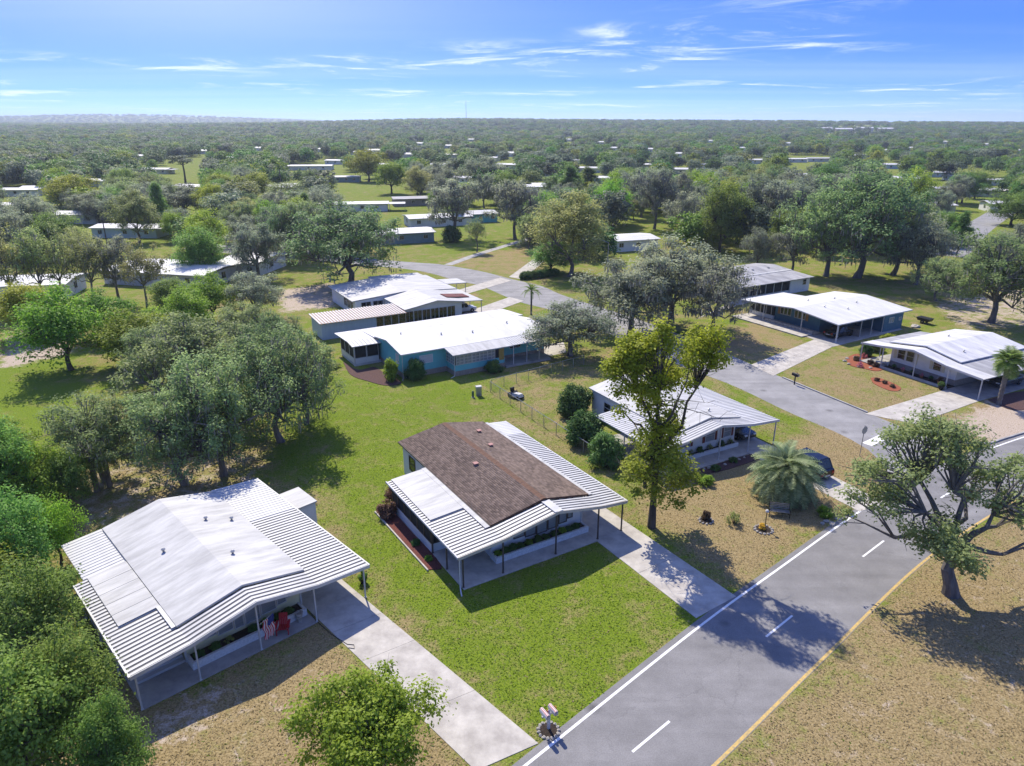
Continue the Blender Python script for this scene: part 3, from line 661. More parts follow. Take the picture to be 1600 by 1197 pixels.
for v in (4.5, 7.5, 12): window(h, .2, v, 1.0, 1.1, 1.1, 'l', M_white, M_glass)

# ---- turquoise house: long side towards the camera, ridge along it
F4r = Frame(-12.55, 77.59, 149.5)
h = house('turquoise_house', 'long turquoise house with white roof, glazed room and screened corner porch', F4r); H4 = h
MB().box(-8, 0, .0, 19.4, 0, .62).build('block_base', M_block, h); MB().box(0.01, 2.3, 5.5, 12.2, 0, .60).build('block_base', M_block, h)
body(h, [(-7.97, 3.0), (-4.2, 3.52), (-.03, 3.0)], .03, 19.37, M_turq, z0=.62)
R4 = [(-8.25, 3.12), (-4.2, 3.66), (.35, 3.06)]
rf = slab_roof(h, R4, -.35, 19.8, M_farroof)
for u, v in ((-6.6, 2.5), (-3.4, 6.5), (-2.6, 10.4), (-3.8, 16)): vent(rf, u, v, profz(R4, u))
slab_roof(h, [(.36, 3.04), (2.65, 2.72)], 5.1, 13.2, M_memb, 'room_roof', .12)
pan_roof(h, [(.36, 3.0), (2.65, 2.72)], 13.22, 17.2, ratio=.74, md=M_greyroof)
MB().box(.02, 2.28, 5.52, 12.18, .60, 1.32).build('room_wall', M_turq, h); MB().box(.02, 2.28, 5.52, 12.18, 2.45, 2.62).build('room_header', M_turq, h)
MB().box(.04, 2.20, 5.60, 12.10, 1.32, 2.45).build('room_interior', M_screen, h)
for i in range(5): window(h, 2.27, 6.15 + i*1.05, 1.32, 1.02, 1.13, 'r', M_white, M_pglass, 2, 3)
MB().box(2.20, 2.29, 11.42, 12.10, 1.0, 2.45).build('bamboo_blind', mat('yellow_blind', (.50, .36, .10), .8, .25, 5, stretch=(1, 1, 12)), h)
for i in range(2): window(h, .55 + i*1.1, 5.53, 1.32, 1.08, 1.13, 'f', M_white, M_pglass, 2, 3)
window(h, -.03, 2.9, 1.45, 1.7, 1.0, 'r', M_wallw, M_palegrey, 1, 1, name='shuttered_window'); window(h, -1.7, .03, 1.40, .95, 1.2, 'f', M_wallw, M_palegrey, 1, 1, name='shuttered_window')
window(h, -.03, 15.0, 1.4, 1.6, 1.0, 'r', M_white, M_glass, 2, 1)
for v in (13.3, 15.2, 17.0): post(h, 2.5, v, 2.7)
MB().box(.02, 2.7, 12.2, 18.6, -.05, .25).build('patio_floor', M_concgrey, h)
gutter_pipe(h, 2.42, 5.4, 2.65, (.4, -.9)); gutter_pipe(h, .12, -.12, 3.0, (.7, -.4))
# screened corner porch
MB().box(-12.4, -7.2, -3.4, -.02, 0, .30).build('porch_base', M_palegrey, h)
MB().box(-7.28, -7.2, -3.4, -.3, .30, .95).box(-12.4, -7.281, -3.4, -3.32, .30, .95).build('kick_wall', M_wallw, h)
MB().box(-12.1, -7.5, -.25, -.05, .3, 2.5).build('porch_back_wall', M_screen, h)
for i in range(2): window(h, -7.24, -2.6 + i*1.55, .95, 1.5, 1.6, 'r', M_white, M_screen, 1, 1)
for i in range(3): window(h, -11.5 + i*1.7, -3.38, .95, 1.65, 1.6, 'f', M_white, M_screen, 1, 1)
for u in (-7.25, -12.3): post(h, u, -3.35, 2.55, s=.14)
pan_roof(h, [(-8.9, 2.78), (-6.9, 2.56)], -3.7, .2, pitch=.5, ratio=.86, md=M_greyroof, rib=.04)
slab_roof(h, [(-13.9, 2.6), (-8.26, 2.98)], -.36, 21.2, M_palegrey, 'carport_roof', .1)
slab_roof(h, [(-13.9, 2.6), (-8.91, 2.80)], -3.7, -.37, M_palegrey, 'porch_roof', .1)
for v in (0, 5, 10, 15, 21): post(h, -13.7, v, 2.55)
MB().box(-1.95, -1.05, -1.35, -.45, .0, .8).build('air_conditioner', M_galv, h)

# ---- white rambling house behind it
h = house('rambling_white_house', 'rambling white flat-roofed house with tan ribbed roof and window wall', F5); H5 = h
F5r_rot = -math.pi/2
sub = h
R5 = [(-12.4, 2.55), (-4, 3.15), (5.2, 2.6)]
body(h, [(-11.9, 2.4), (-4, 2.95), (4.6, 2.45)], 8.7, 20.8, M_wallw); slab_roof(h, R5, 8.62, 21.3, M_memb, th=.12)
slab_roof(h, [(-4.5, 2.75), (4.8, 2.55)], 21.35, 24.2, M_memb, 'rear_roof', .12); MB().box(-4, 4.3, 21.3, 23.8, 0, 2.5).build('rear_wall', M_wallw, h)
slab_roof(h, [(5.25, 2.62), (9.0, 2.45)], 12.5, 16.6, M_memb, 'entry_roof', .12)
for v in (12.8, 16.3): post(h, 8.8, v, 2.4)
R5g = [(-7.4, 2.50), (-2.2, 3.30), (2.3, 2.66)]
body(h, [(-7.2, 2.36), (-2.2, 3.14), (2.0, 2.54)], .35, 8.6, M_wallw, 'gable_wall'); slab_roof(h, R5g, -.1, 8.6, M_memb, 'gable_roof')
pan_roof(h, [(.4, 2.99), (4.2, 2.60)], 2.2, 4.6, mr=M_rust, md=M_rust, ratio=.8, rib=.08); slab_roof(h, [(2.32, 2.66), (5.4, 2.46)], -.1, 8.6, M_memb, 'carport_roof', .1)
for v in (.1, 4, 8.2): post(h, 5.2, v, 2.4)
for i in range(6): window(h, -6.55 + i*1.35, .35, .35, 1.3, 1.75, 'f', M_white, M_glass, 2, 1)
window(h, 2.01, 4.4, 1.1, 1.0, .9, 'r', M_white, M_glass)
MB().box(-19.8, -12.0, -.85, 4.2, 0, 2.25).build('annex_wall', M_paleblue, h); MB().box(-11.99, -7.42, -.6, 4.2, 0, .4).build('annex_sill', M_wallw, h); MB().box(-11.9, -7.5, -.4, 4.2, .4, 2.2).build('annex_interior', M_screen, h)
for i in range(4): window(h, -11.4 + i*1.13, -.58, .40, 1.1, 1.75, 'f', M_white, M_glass, 1, 1)
n_ = 30
deck = MB().hexa([(-20.1,-1.15,2.30),(-7.5,-1.15,2.30),(-7.5,4.4,2.48),(-20.1,4.4,2.48)], [(-20.1,-1.15,2.34),(-7.5,-1.15,2.34),(-7.5,4.4,2.52),(-20.1,4.4,2.52)]).build('annex_roof', M_tan, h)
pmesh = MB().hexa([(0,-1.16,2.33),(.22,-1.16,2.33),(.22,4.41,2.51),(0,4.41,2.51)], [(0,-1.16,2.40),(.22,-1.16,2.40),(.22,4.41,2.58),(0,4.41,2.58)]).mesh('roof_panel', M_white)
for i in range(n_): inst('roof_panel', pmesh, deck, (-20.08 + i*.42, 0, 0))
for i in range(3): window(h, -11.9, 10.3 + i*1.6, .8, 1.5, 1.4, 'l', M_white, M_glass, 2, 1)
for i in range(2): window(h, -10.2 + i*1.9, 8.69, .8, 1.6, 1.4, 'f', M_white, M_glass, 2, 1)

# ---- blue house across the street
h = house('slate_blue_house', 'slate blue house with wide white roof, wooden shutters and corner carport', F6); H6 = h
R6 = [(-8.5, 2.72), (-3.0, 3.25), (4.5, 2.55)]
body(h, [(-7.9, 2.6), (-3, 3.06), (.0, 2.82)], .0, 12.3, M_blue); rf = slab_roof(h, R6, -2.3, 14.2, M_farroof, th=.15)
slab_roof(h, [(-12.7, 2.48), (-8.52, 2.72)], -2.2, 7.3, M_farroof, 'porch_roof', .13)
for u, v in ((-5.5, 4), (-1.5, 2.5), (-4, 8), (0.5, 5), (-1.0, 9)): vent(rf, u, v, profz(R6, u))
MB().box(.02, 4.4, 8.0, 12.3, 0, 2.5).build('store_room', M_blue, h); window(h, 4.4, 9.6, 1.2, 1.1, .8, 'r', M_white, M_pglass, 2, 1); window(h, 4.4, 11.6, 1.3, .6, .5, 'r', M_white, M_pglass, 1, 1)
MB().box(.3, 4.3, 3.0, 3.08, .03, 1.0).build('lattice_wall', M_block, h)
for v in (-3.6 + 1.6, 3.0, 5.4, 7.9): post(h, 4.3, v, 2.42)
post(h, 4.4, -2.15, 2.45, s=.16); post(h, -12.4, -2.0, 2.4); post(h, -8.3, -2.0, 2.55); post(h, -1.5, -2.0, 3.0)
MB().box(-12.5, .4, -4.1, .0, -.05, .16).build('porch_floor', M_conc, h); MB().box(-8, .4, -1.9, -1.65, .16, .55).build('stone_ledge', M_stone, h)
for i, u in enumerate((-6.6, -5.95, -5.3, -4.1, -3.45, -2.8)): window(h, u, 0, 1.25, .62, 1.15, 'f', M_white, M_glass, 1, 1)
for u in (-7.15, -2.2): MB().box(u - .2, u + .2, -.05, 0, 1.2, 2.45).build('shutter', M_wood, h)
for i in range(4): window(h, -12.0 + i*1.05, -.2, .7, 1.0, 1.6, 'f', M_white, M_screen, 1, 1)
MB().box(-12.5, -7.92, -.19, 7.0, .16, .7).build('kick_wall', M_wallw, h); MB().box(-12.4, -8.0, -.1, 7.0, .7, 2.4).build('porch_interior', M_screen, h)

# ---- white house at the corner lot
h = house('corner_bungalow', 'white bungalow with weathered grey roof, tan block base and open carport', F7); H7 = h
P7 = [(-2.95, 2.42), (-.6, 2.66), (3.9, 3.34), (8.0, 2.66), (12.1, 2.40)]
MB().box(.0, 8.2, -.35, 12, 0, .75).build('block_base', M_block, h)
body(h, [(.02, 2.6), (3.9, 3.22), (8.18, 2.6)], -.33, 11.98, M_wallw, z0=.75)
R7 = [(-.75, 2.86), (3.9, 3.60), (8.2, 2.86)]
rf = slab_roof(h, R7, .0, 12.6, M_palegrey)
for u, v in ((6.5, 3.0), (2, 7)): vent(rf, u, v, profz(R7, u))
slab_roof(h, P7, -2.15, -.02, M_palegrey, 'awning_roof', .08); fascia(h, P7, -2.18)
slab_roof(h, [(-2.95, 2.42), (-.6, 2.66)], -.01, 9.0, M_greyroof, 'side_roof', .08); slab_roof(h, [(8.05, 2.66), (12.1, 2.40)], -.01, 12.2, M_greyroof, 'carport_roof', .08)
for u in (-2.8, .1, 4.3, 8.26, 11.95): post(h, u, -2.0, profz(P7, u) - .05, s=.1)
for v in (2.1, 6.5, 11.8): post(h, 11.9, v, 2.38)
for v in (1.5, 5): post(h, -2.75, v, 2.4)
MB().box(.0, 8.3, -2.1, -1.75, -.05, .22).build('porch_kerb', M_conc, h); MB().box(.0, 8.3, -1.749, -.36, -.05, .12).build('flower_bed', M_soil, h); MB().box(-2.9, -.01, -2.0, 9, -.05, .1).build('porch_floor', M_concgrey, h)
for u in (1.35, 2.5): window(h, u, -.34, 1.25, 1.0, 1.25, 'f', M_white, M_glass)
window(h, 5.9, -.34, 1.20, 1.0, 1.25, 'f', M_white, M_glass)
for u in (.55, 3.3, 5.15, 6.65): MB().box(u - .16, u + .16, -.39, -.345, 1.2, 2.5).build('shutter', mat('cream_shutter', (.62, .58, .44), .6, .08, 3), h)
for i in range(2): window(h, 8.19, 2.5 + i*4, 1.2, 1.0, 1.1, 'r', M_white, M_glass)

# ---- grey-roofed house beyond
F8r = Frame(50.52, 121.33, 150)
h = house('grey_roofed_house', 'pale house with weathered grey roof and long screened porch beyond the blue house', F8r); H8 = h
body(h, [(-13.5, 2.6), (-9.5, 3.1), (-5.6, 2.7)], -16.5, 3.0, M_wallw); rf = slab_roof(h, [(-14, 2.76), (-9.6, 3.30), (-6.0, 2.95)], -17.0, 3.4, M_greyroof)
for v in (-9, -4, 0): vent(rf, -8, v, 3.15, 1)
slab_roof(h, [(-6.0, 2.98), (-5.5, 2.94)], -16.9, 3.45, M_white, 'flashing', .05); slab_roof(h, [(-5.95, 2.90), (-.6, 2.55)], -17, 3.3, M_greyroof, 'porch_roof', .1)
MB().box(-5.59, -1.2, -2.0, 3.0, 0, 2.55).build('end_wall', M_wallw, h); window(h, -1.2, 1.6, 1.2, .9, 1.0, 'r', M_white, M_glass)
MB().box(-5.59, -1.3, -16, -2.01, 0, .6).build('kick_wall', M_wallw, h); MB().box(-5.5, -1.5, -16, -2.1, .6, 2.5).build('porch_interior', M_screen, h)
for i in range(7): window(h, -1.3, -15 + i*2.0, .6, 1.95, 1.95, 'r', M_white, M_screen, 1, 1)

# ------------------------------------------------------------------ more distant houses
def far_house(name, label, p, az, w_, d, wall, roof, carport=0, hgt=2.5, rise=.45, group=None, nwin=3, storeys=1):
    """p: photo pixel of the middle of its near long wall; width runs along az"""
    b = G(*p) if isinstance(p, tuple) else p
    z = float(terrain(np.array(b.x), np.array(b.y)))
    F = Frame(b.x, b.y, az); t = thing(name, label, 'house', (b.x, b.y, z), F.rz, group)
    e = hgt * storeys
    MB().box(-w_/2, w_/2, 0, d, 0, e).build('wall', wall, t)
    ov = .5
    MB().add([(-w_/2-ov,-ov,e-.05),(w_/2+ov,-ov,e-.05),(w_/2+ov,d/2,e+rise),(-w_/2-ov,d/2,e+rise),(w_/2+ov,d+ov,e-.05),(-w_/2-ov,d+ov,e-.05),
              (-w_/2-ov,-ov,e+.08),(w_/2+ov,-ov,e+.08),(w_/2+ov,d/2,e+rise+.13),(-w_/2-ov,d/2,e+rise+.13),(w_/2+ov,d+ov,e+.08),(-w_/2-ov,d+ov,e+.08)],
             [(6,7,8,9),(9,8,10,11),(0,1,7,6),(4,5,11,10),(0,6,9,3),(3,9,11,5),(1,2,8,7),(2,4,10,8),(1,0,3,2),(2,3,5,4)]).build('roof', roof, t)
    for s in range(storeys):
        for i in range(nwin):
            window(t, -w_/2 + w_*(i+.5 + .12*math.sin(i*2.3 + w_))/nwin, 0, s*hgt + 1.0, min(1.15, w_/nwin*.5), 1.0, 'f', M_white, M_glass, 2, 1)
    for s, f in ((-1, 'l'), (1, 'r')): window(t, s*w_/2, d*.5, .9, 1.3, 1.2, f, M_white, M_glass, 2, 1)
    if carport:
        x0, x1 = (w_/2 + ov + .01, w_/2 + abs(carport)) if carport > 0 else (-w_/2 - abs(carport), -w_/2 - ov - .01)
        MB().box(x0, x1, -.4, d*.8, e - .12, e).build('carport_roof', roof, t)
        for xx in (x0 + .2, x1 - .2):
            for yy in (-.2, d*.75): post(t, xx, yy, e - .12)
    return t
HS = [
 ('carport_house', 'pale blue-grey house with low white roof and dark carport behind the row of thin trees', (195,372), 93, 17, 8, M_paleblue, M_palegrey, 6),
 ('grey_roof_house', 'bluish house with mid-grey roof beside a tall queen palm', (330,358), 78, 19, 8, M_paleblue, M_greyroof, 0),
 ('screened_house', 'broad white-roofed house with dark screened side behind thin bare trees', (240,448), 104, 21, 12, M_palegrey, M_farroof, 0),
 ('gable_shed_house', 'white windowless gable building with small lean-to beside the grey oak', (372,432), 100, 8, 12, M_wallw, M_farroof, 0),
 ('white_roof_house', 'white roof seen between thin trunks beside the lime-green tree', (28,470), 80, 15, 9, M_wallw, M_farroof, 0),
 ('teal_house', 'grey-teal house with white gable roof above the street bend', (632,381), 70, 15, 9, M_teal, M_farroof, 0),
 ('hip_roof_house', 'white-roofed house behind the grey-teal house', (690,354), 70, 18, 9, M_wallw, M_farroof, 0),
 ('turquoise_cottage', 'bright turquoise cottage with pale roof behind the moss-hung oak', (752,348), 70, 10, 9, M_turq, M_memb, 0),
 ('long_white_house', 'long low white house with dark carport beside parked white car', (563,331), 82, 18, 7, M_wallw, M_farroof, 6),
 ('small_grey_house', 'small tan house with grey roof beside a dark hedge', (645,322), 75, 13, 8, M_block, M_greyroof, 0),
 ('teal_box_house', 'small teal house at the edge of the round-tree lawn', (541,285), 85, 13, 8, M_teal, M_memb, 0),
 ('hilltop_white_house', 'wide white-roofed house half hidden in the trees above the palm', (480,266), 85, 30, 11, M_wallw, M_farroof, 0),
 ('tall_white_house', 'white house with tall pale gable, hindmost of the bungalow cluster beside dark cedars', (885,256), 90, 19, 9, M_wallw, M_farroof, 0),
 ('pale_bungalow', 'pale grey bungalow, middle one of the cluster beside dark cedars', (872,276), 85, 20, 8, M_palegrey, M_farroof, 0),
 ('low_white_bungalow', 'low white bungalow, foremost of the cluster beside dark cedars', (858,298), 85, 14, 8, M_wallw, M_farroof, 4),
 ('flat_white_house', 'white-roofed house between the olive maple and the grey oaks', (995,392), 70, 11, 9, M_wallw, M_farroof, 0),
 ('long_pale_house', 'long pale house with white roof on open lawn far behind the live oaks', (1240,254), 92, 20, 9, M_wallw, M_farroof, 0),
 ('white_ranch_house', 'white ranch house with many windows on open lawn far behind the live oaks', (1283,253), 92, 20, 9, M_wallw, M_memb, 0),
 ('carport_bungalow', 'white bungalow with broad carport above the far driveways', (1462,277), 95, 18, 9, M_paleblue, M_farroof, 5),
 ('blue_trim_bungalow', 'pale blue bungalow with grey roof beside the round evergreen', (1512,283), 95, 17, 9, M_paleblue, M_memb, 0),
 ('white_cottage', 'small white cottage on the far side of the round evergreen', (1556,290), 95, 9, 8, M_wallw, M_memb, 0),
 ('pillared_house', 'white house with dark recesses above the parallel driveways', (1490,305), 95, 14, 8, M_wallw, M_greyroof, 0),
 ('wood_edge_house', 'white-roofed house at the wood edge beyond the round evergreen', (1585,258), 95, 26, 9, M_wallw, M_farroof, 0),
 ('pale_wall_house', 'white house glimpsed behind the conical cedar', (1468,384), 100, 9, 8, M_wallw, M_memb, 0),
 ('broad_white_house', 'broad white house at the wood edge beside the round yellow-green tree', (22,307), 85, 18, 10, M_wallw, M_farroof, 0),
 ('low_white_house', 'low white house below the wood-edge white house', (12,333), 85, 14, 8, M_wallw, M_farroof, 0),
]
for a in HS: far_house(*a)
for i, x in enumerate((1288, 1318, 1350, 1384)):
    far_house('apartment_block', 'pale apartment block with dark windows far off beside the pine belt', (x, 214 + (i % 2)), 90 + 6*(i % 3 - 1), 34, 16, M_block if i % 2 else M_wallw, M_palegrey, 0, 3.1, 2.2, 'far apartment blocks', 6, 3)
more = [(62,304),(108,350),(152,292),(424,302),(462,300),(524,257),(602,264),(684,264),(724,287),(792,264),(822,302),(922,270),(944,287),(1002,264),(1062,272),(1112,264),(1342,248),(1392,264),(1404,287),(1442,334),(1582,332),(1542,308),(1242,282),(704,247),(762,252),(562,242),(352,252),(302,302),(1180,256),(240,272)]
for i, p in enumerate(more):
    far_house('woodland_bungalow', 'pale-roofed bungalow half hidden among the woodland trees', p, 80 + (i*53 % 40), 14 + (i % 4)*2.5, 8.5, (M_wallw, M_palegrey, M_paleblue, M_wallw, M_cream)[i % 5], (M_farroof, M_farroof, M_palegrey)[i % 3], (0, 4, 0, -4)[i % 4], 2.6, .6, 'bungalows scattered in the woodland', 3)
tiny = [(318,241),(735,222),(655,228),(1110,224),(1475,226),(1540,230),(940,226),(640,247),(800,245),(960,236),(1015,238),(405,236),(500,238),(590,240),(700,232),(1060,246),(1160,236),(1380,240),(1420,236),(1590,240),(120,244),(220,250),(890,222),(1230,228)]
for i, p in enumerate(tiny):
    far_house('distant_house', 'tiny white-roofed house glimpsed among the distant treetops', p, 85 + (i*37 % 30), 20 + (i % 3)*5, 11, M_wallw, M_farroof, 0, 3.0, 1.0, 'houses glimpsed among distant treetops', 3)

# ------------------------------------------------------------------ vegetation kit
def unit(v): return v / np.maximum(np.linalg.norm(v, axis=-1, keepdims=True), 1e-9)
def leaf_cards(cent, nrm, size, r, aspect=.62):
    """one bent diamond leaf spray per row"""
    n = len(cent); a = unit(np.cross(nrm, r.normal(size=(n, 3)))); b = np.cross(nrm, a)
    L = size[:, None] * .5; W = L * aspect; bend = nrm * L * .35
    V = np.stack([cent - a*L - bend*.6, cent + b*W, cent + a*L - bend*.6, cent - b*W], 1).reshape(-1, 3)
    return V, np.arange(4*n).reshape(n, 4)
def crown_leaves(C, rad, per, size, r, flat=.65, up=1.0):
    V = []; T = []
    cs = np.repeat(C, per, 0); rs = np.repeat(rad, per); n = len(cs)
    d = unit(r.normal(size=(n, 3))); d[:, 2] = np.abs(d[:, 2]) * np.where(r.random(n) < .72, 1, -1)
    rr = rs * r.random(n) ** .55 * np.where(r.random(n) < .15, 1.35, 1.0)
    off = d * rr[:, None]; off[:, 2] *= flat
    nr = unit(d * .8 + np.array([0, 0, up]) + r.normal(size=(n, 3)) * .5)
    sz = size * r.uniform(.65, 1.35, n)
    V, Q = leaf_cards(cs + off, nr, sz, r)
    ct = np.repeat(r.uniform(0, 1, len(C)), per)
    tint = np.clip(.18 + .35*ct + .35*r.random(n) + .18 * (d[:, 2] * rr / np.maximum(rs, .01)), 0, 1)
    return V, Q, np.repeat(tint, 4)
def tree_meshes(kind, seed, H=10., rad=5., trunk=.28, clumps=80, crad=1.1, per=160, leaf=.3, moss=0, limbs=7, bark=M_bark, lmat='oak', base_h=.30, top_bias=1.0, lean=(0, 0), tr=.32, gap=.0, shell=.5, lobes=None, dead=0, flat=.82):
    """returns trunk, crown and moss meshes of one tree, base at the origin"""
    r = np.random.default_rng(seed)
    cz = H * (base_h + (1 - base_h) * .5); hz = H * (1 - base_h) * .5
    fork = np.array([lean[0]*.35, lean[1]*.35, H * trunk])
    C = []
    lob = lobes or [(0, 0, 0, 1, 1)]; leaf *= 1.05; crad *= 1.12; per = int(per*.72)
    while len(C) < clumps:
        lx, ly, lz, ls, lh = lob[r.integers(len(lob))]
        d = unit(r.normal(size=3)); 
        if d[2] < -.85: continue
        q = r.random() ** shell
        if d[2] < 0: d[:2] *= min(1.6, (.45 + .55*np.hypot(*d[:2])) / max(.25, np.hypot(*d[:2])))
        # uneven outline
        wob = 1 + .22*math.sin(3*math.atan2(d[1], d[0]) + seed) + .13*math.sin(5*math.atan2(d[1], d[0]) + 2*seed)
        p = np.array([d[0]*(rad - crad*.6)*ls*q*wob + lx*rad + lean[0], d[1]*(rad - crad*.6)*ls*q*wob + ly*rad + lean[1], cz + lz*hz + d[2]*(hz - crad*.4)*lh*q*top_bias])
        if p[2] < H*base_h*.8: continue
        if gap and math.sin(p[0]*1.3 + seed)*math.sin(p[1]*1.1 + 2*seed)*math.sin(p[2]*1.4 + 3*seed) > gap: continue
        C.append(p)
    C = np.array(C)
    sel = [int(r.integers(len(C)))]
    dist = np.linalg.norm(C - C[sel[0]], axis=1)
    while len(sel) < limbs: k = int(np.argmax(dist)); sel.append(k); dist = np.minimum(dist, np.linalg.norm(C - C[k], axis=1))
    Ln = np.array([fork + (C[k] - fork) * r.uniform(.5, .66) + np.array([0, 0, -.03*H]) for k in sel])
    b = MB(); wv = r.normal(size=2) * .04 * H
    b.tube([(0, 0, -.15), (wv[0]*.3, wv[1]*.3, fork[2]*.3), tuple(fork*[.7, .7, .65] + [wv[0]*.4, wv[1]*.4, 0]), tuple(fork)], [tr*1.45, tr*1.02, tr*.9, tr*.82], 9)
    for q in Ln:
        d = q - fork; m1 = fork + d*.35 + np.array([0, 0, .10*np.linalg.norm(d)]) + r.normal(size=3)*.05*np.linalg.norm(d); m2 = fork + d*.7 + np.array([0, 0, .08*np.linalg.norm(d)]) + r.normal(size=3)*.05*np.linalg.norm(d)
        b.tube([tuple(fork - [0, 0, tr*.6]), tuple(m1), tuple(m2), tuple(q)], [tr*.62, tr*.48, tr*.36, tr*.27], 6)
    for p in C:
        k = int(np.argmin(np.linalg.norm(Ln - p, axis=1))); q = Ln[k]; d = p - q
        m1 = q + d*.5 + np.array([0, 0, .08*np.linalg.norm(d)]) + r.normal(size=3)*.10*np.linalg.norm(d)
        b.tube([tuple(q), tuple(m1), tuple(p), tuple(p + d*.12 + r.normal(size=3)*crad*.35)], [tr*.24, tr*.15, tr*.08, tr*.03], 4, False)
        for _ in range(2):
            e = p + r.normal(size=3)*crad*.6; b.tube([tuple(m1), tuple((m1 + e)/2 + r.normal(size=3)*.1), tuple(e)], [tr*.09, tr*.06, tr*.025], 3, False)
    for _ in range(dead):
        d = unit(r.normal(size=3) * [1, 1, .5]); s = fork + np.array([0, 0, r.uniform(-.1, .25)*H]); e = s + d*rad*r.uniform(.7, 1.05)
        mid = (s + e)/2 + r.normal(size=3)*.3; b.tube([tuple(s), tuple(mid), tuple(e)], [tr*.2, tr*.12, tr*.03], 4, False)
        for _ in range(7):
            t = r.uniform(.35, 1); q = s + (e - s)*t; f = q + unit(r.normal(size=3))*rad*.28; b.tube([tuple(q), tuple((q+f)/2 + r.normal(size=3)*.12), tuple(f)], [tr*.08, tr*.05, tr*.02], 3, False)
    tm = b.mesh(kind + '_trunk', bark)
    cr = crad * r.uniform(.65, 1.25, len(C))
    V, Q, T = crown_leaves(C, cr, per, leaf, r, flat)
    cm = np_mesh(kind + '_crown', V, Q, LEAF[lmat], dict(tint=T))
    mm = None
    if moss:
        n = int(len(C) * moss * 12); k = r.integers(len(C), size=n); base = C[k] + r.normal(size=(n, 3)) * (cr[k]*.38)[:, None] * [1, 1, .4]; base[:, 2] -= .15*cr[k]
        ln = r.uniform(.35, 1.0, n) * (H/11); wdt = r.uniform(.03, .08, n) * (H/11); a = r.uniform(0, 6.28, n); dx = np.stack([np.cos(a), np.sin(a), 0*a], 1) * wdt[:, None]
        tip = base.copy(); tip[:, 2] -= ln; tip[:, :2] += r.normal(size=(n, 2))*.06; midp = (base + tip)/2
        V = np.stack([base, midp + dx, tip, midp - dx], 1).reshape(-1, 3)
        mm = np_mesh(kind + '_moss', V, np.arange(4*n).reshape(n, 4), M_moss, dict(tint=np.repeat(r.random(n), 4)))
    return dict(trunk=tm, crown=cm, moss=mm, H=H, rad=rad)
def plant_tree(pr, name, label, loc, h, rad, rz=None, group=None, cat='tree', parts=True):
    t = thing(name, label, cat, loc, random.uniform(0, 6.28) if rz is None else rz, group)
    s = (rad / pr['rad'], rad / pr['rad'], h / pr['H'])
    inst('trunk', pr['trunk'], t, sc=s); c = inst('crown', pr['crown'], t, sc=s)
    if pr['moss']: inst('hanging_moss', pr['moss'], c)['kind'] = 'stuff'
    return t
PROTO = dict(
    oak=[tree_meshes('oak', s, 11, 6.2, .24, 190, .92, 125, .24, .5, 10, M_gbark, base_h=.10, tr=.30, gap=.22, shell=.6) for s in (1, 2, 3)],
    grey=[tree_meshes('grey_oak', s, 11, 5.6, .26, 115, 1.1, 130, .27, 1.6, 8, M_gbark, 'grey', .12, tr=.30, gap=.35) for s in (4, 5)],
    bare=[tree_meshes('mossy_oak', s, 12, 5.0, .30, 90, .95, 75, .27, 2.2, 8, M_gbark, 'grey', .22, tr=.26, gap=.3) for s in (6, 7)],
    lime=[tree_meshes('lime_tree', s, 9, 5.0, .22, 110, 1.2, 190, .26, 0, 7, M_bark, 'lime', .12, tr=.24) for s in (8, 9)],
    bright=[tree_meshes('bright_tree', s, 9, 5.0, .22, 110, 1.2, 190, .26, 0, 7, M_bark, 'bright', .10, tr=.24) for s in (10, 11)],
    dark=[tree_meshes('dense_tree', s, 8, 4.0, .18, 105, 1.05, 230, .21, 0, 7, M_bark, 'dark', .04, tr=.20) for s in (12, 13)],
    olive=[tree_meshes('olive_tree', s, 11, 4.2, .32, 70, .95, 95, .25, .6, 7, M_gbark, 'olive', .26, tr=.17, gap=.4) for s in (14, 15)],
    maple=[tree_meshes('maple', 16, 14, 6.0, .20, 130, 1.3, 170, .30, 0, 8, M_gbark, 'olive', .10, tr=.30)],
    cedar=[tree_meshes('cedar', 17, 10, 3.0, .12, 90, .75, 170, .24, 0, 6, M_bark, 'dark', .06, tr=.2, top_bias=1.0, lobes=[(0,0,-.45,1,.5),(0,0,.1,.75,.5),(0,0,.6,.4,.45)])],
    pine=[tree_meshes('pine', 18, 15, 3.2, .62, 34, .9, 90, .34, 0, 6, M_bark, 'pine', .58, tr=.2)],
    far=[tree_meshes('far_tree', s, 10, 5.2, .22, 80, 1.35, 40, .66, 0, 5, M_bark, 'far_' + k, .10, tr=.25) for s, k in ((19, 'oak'), (20, 'grey'), (21, 'bright'), (22, 'dark'), (23, 'olive'), (24, 'pine'), (25, 'lime'))])

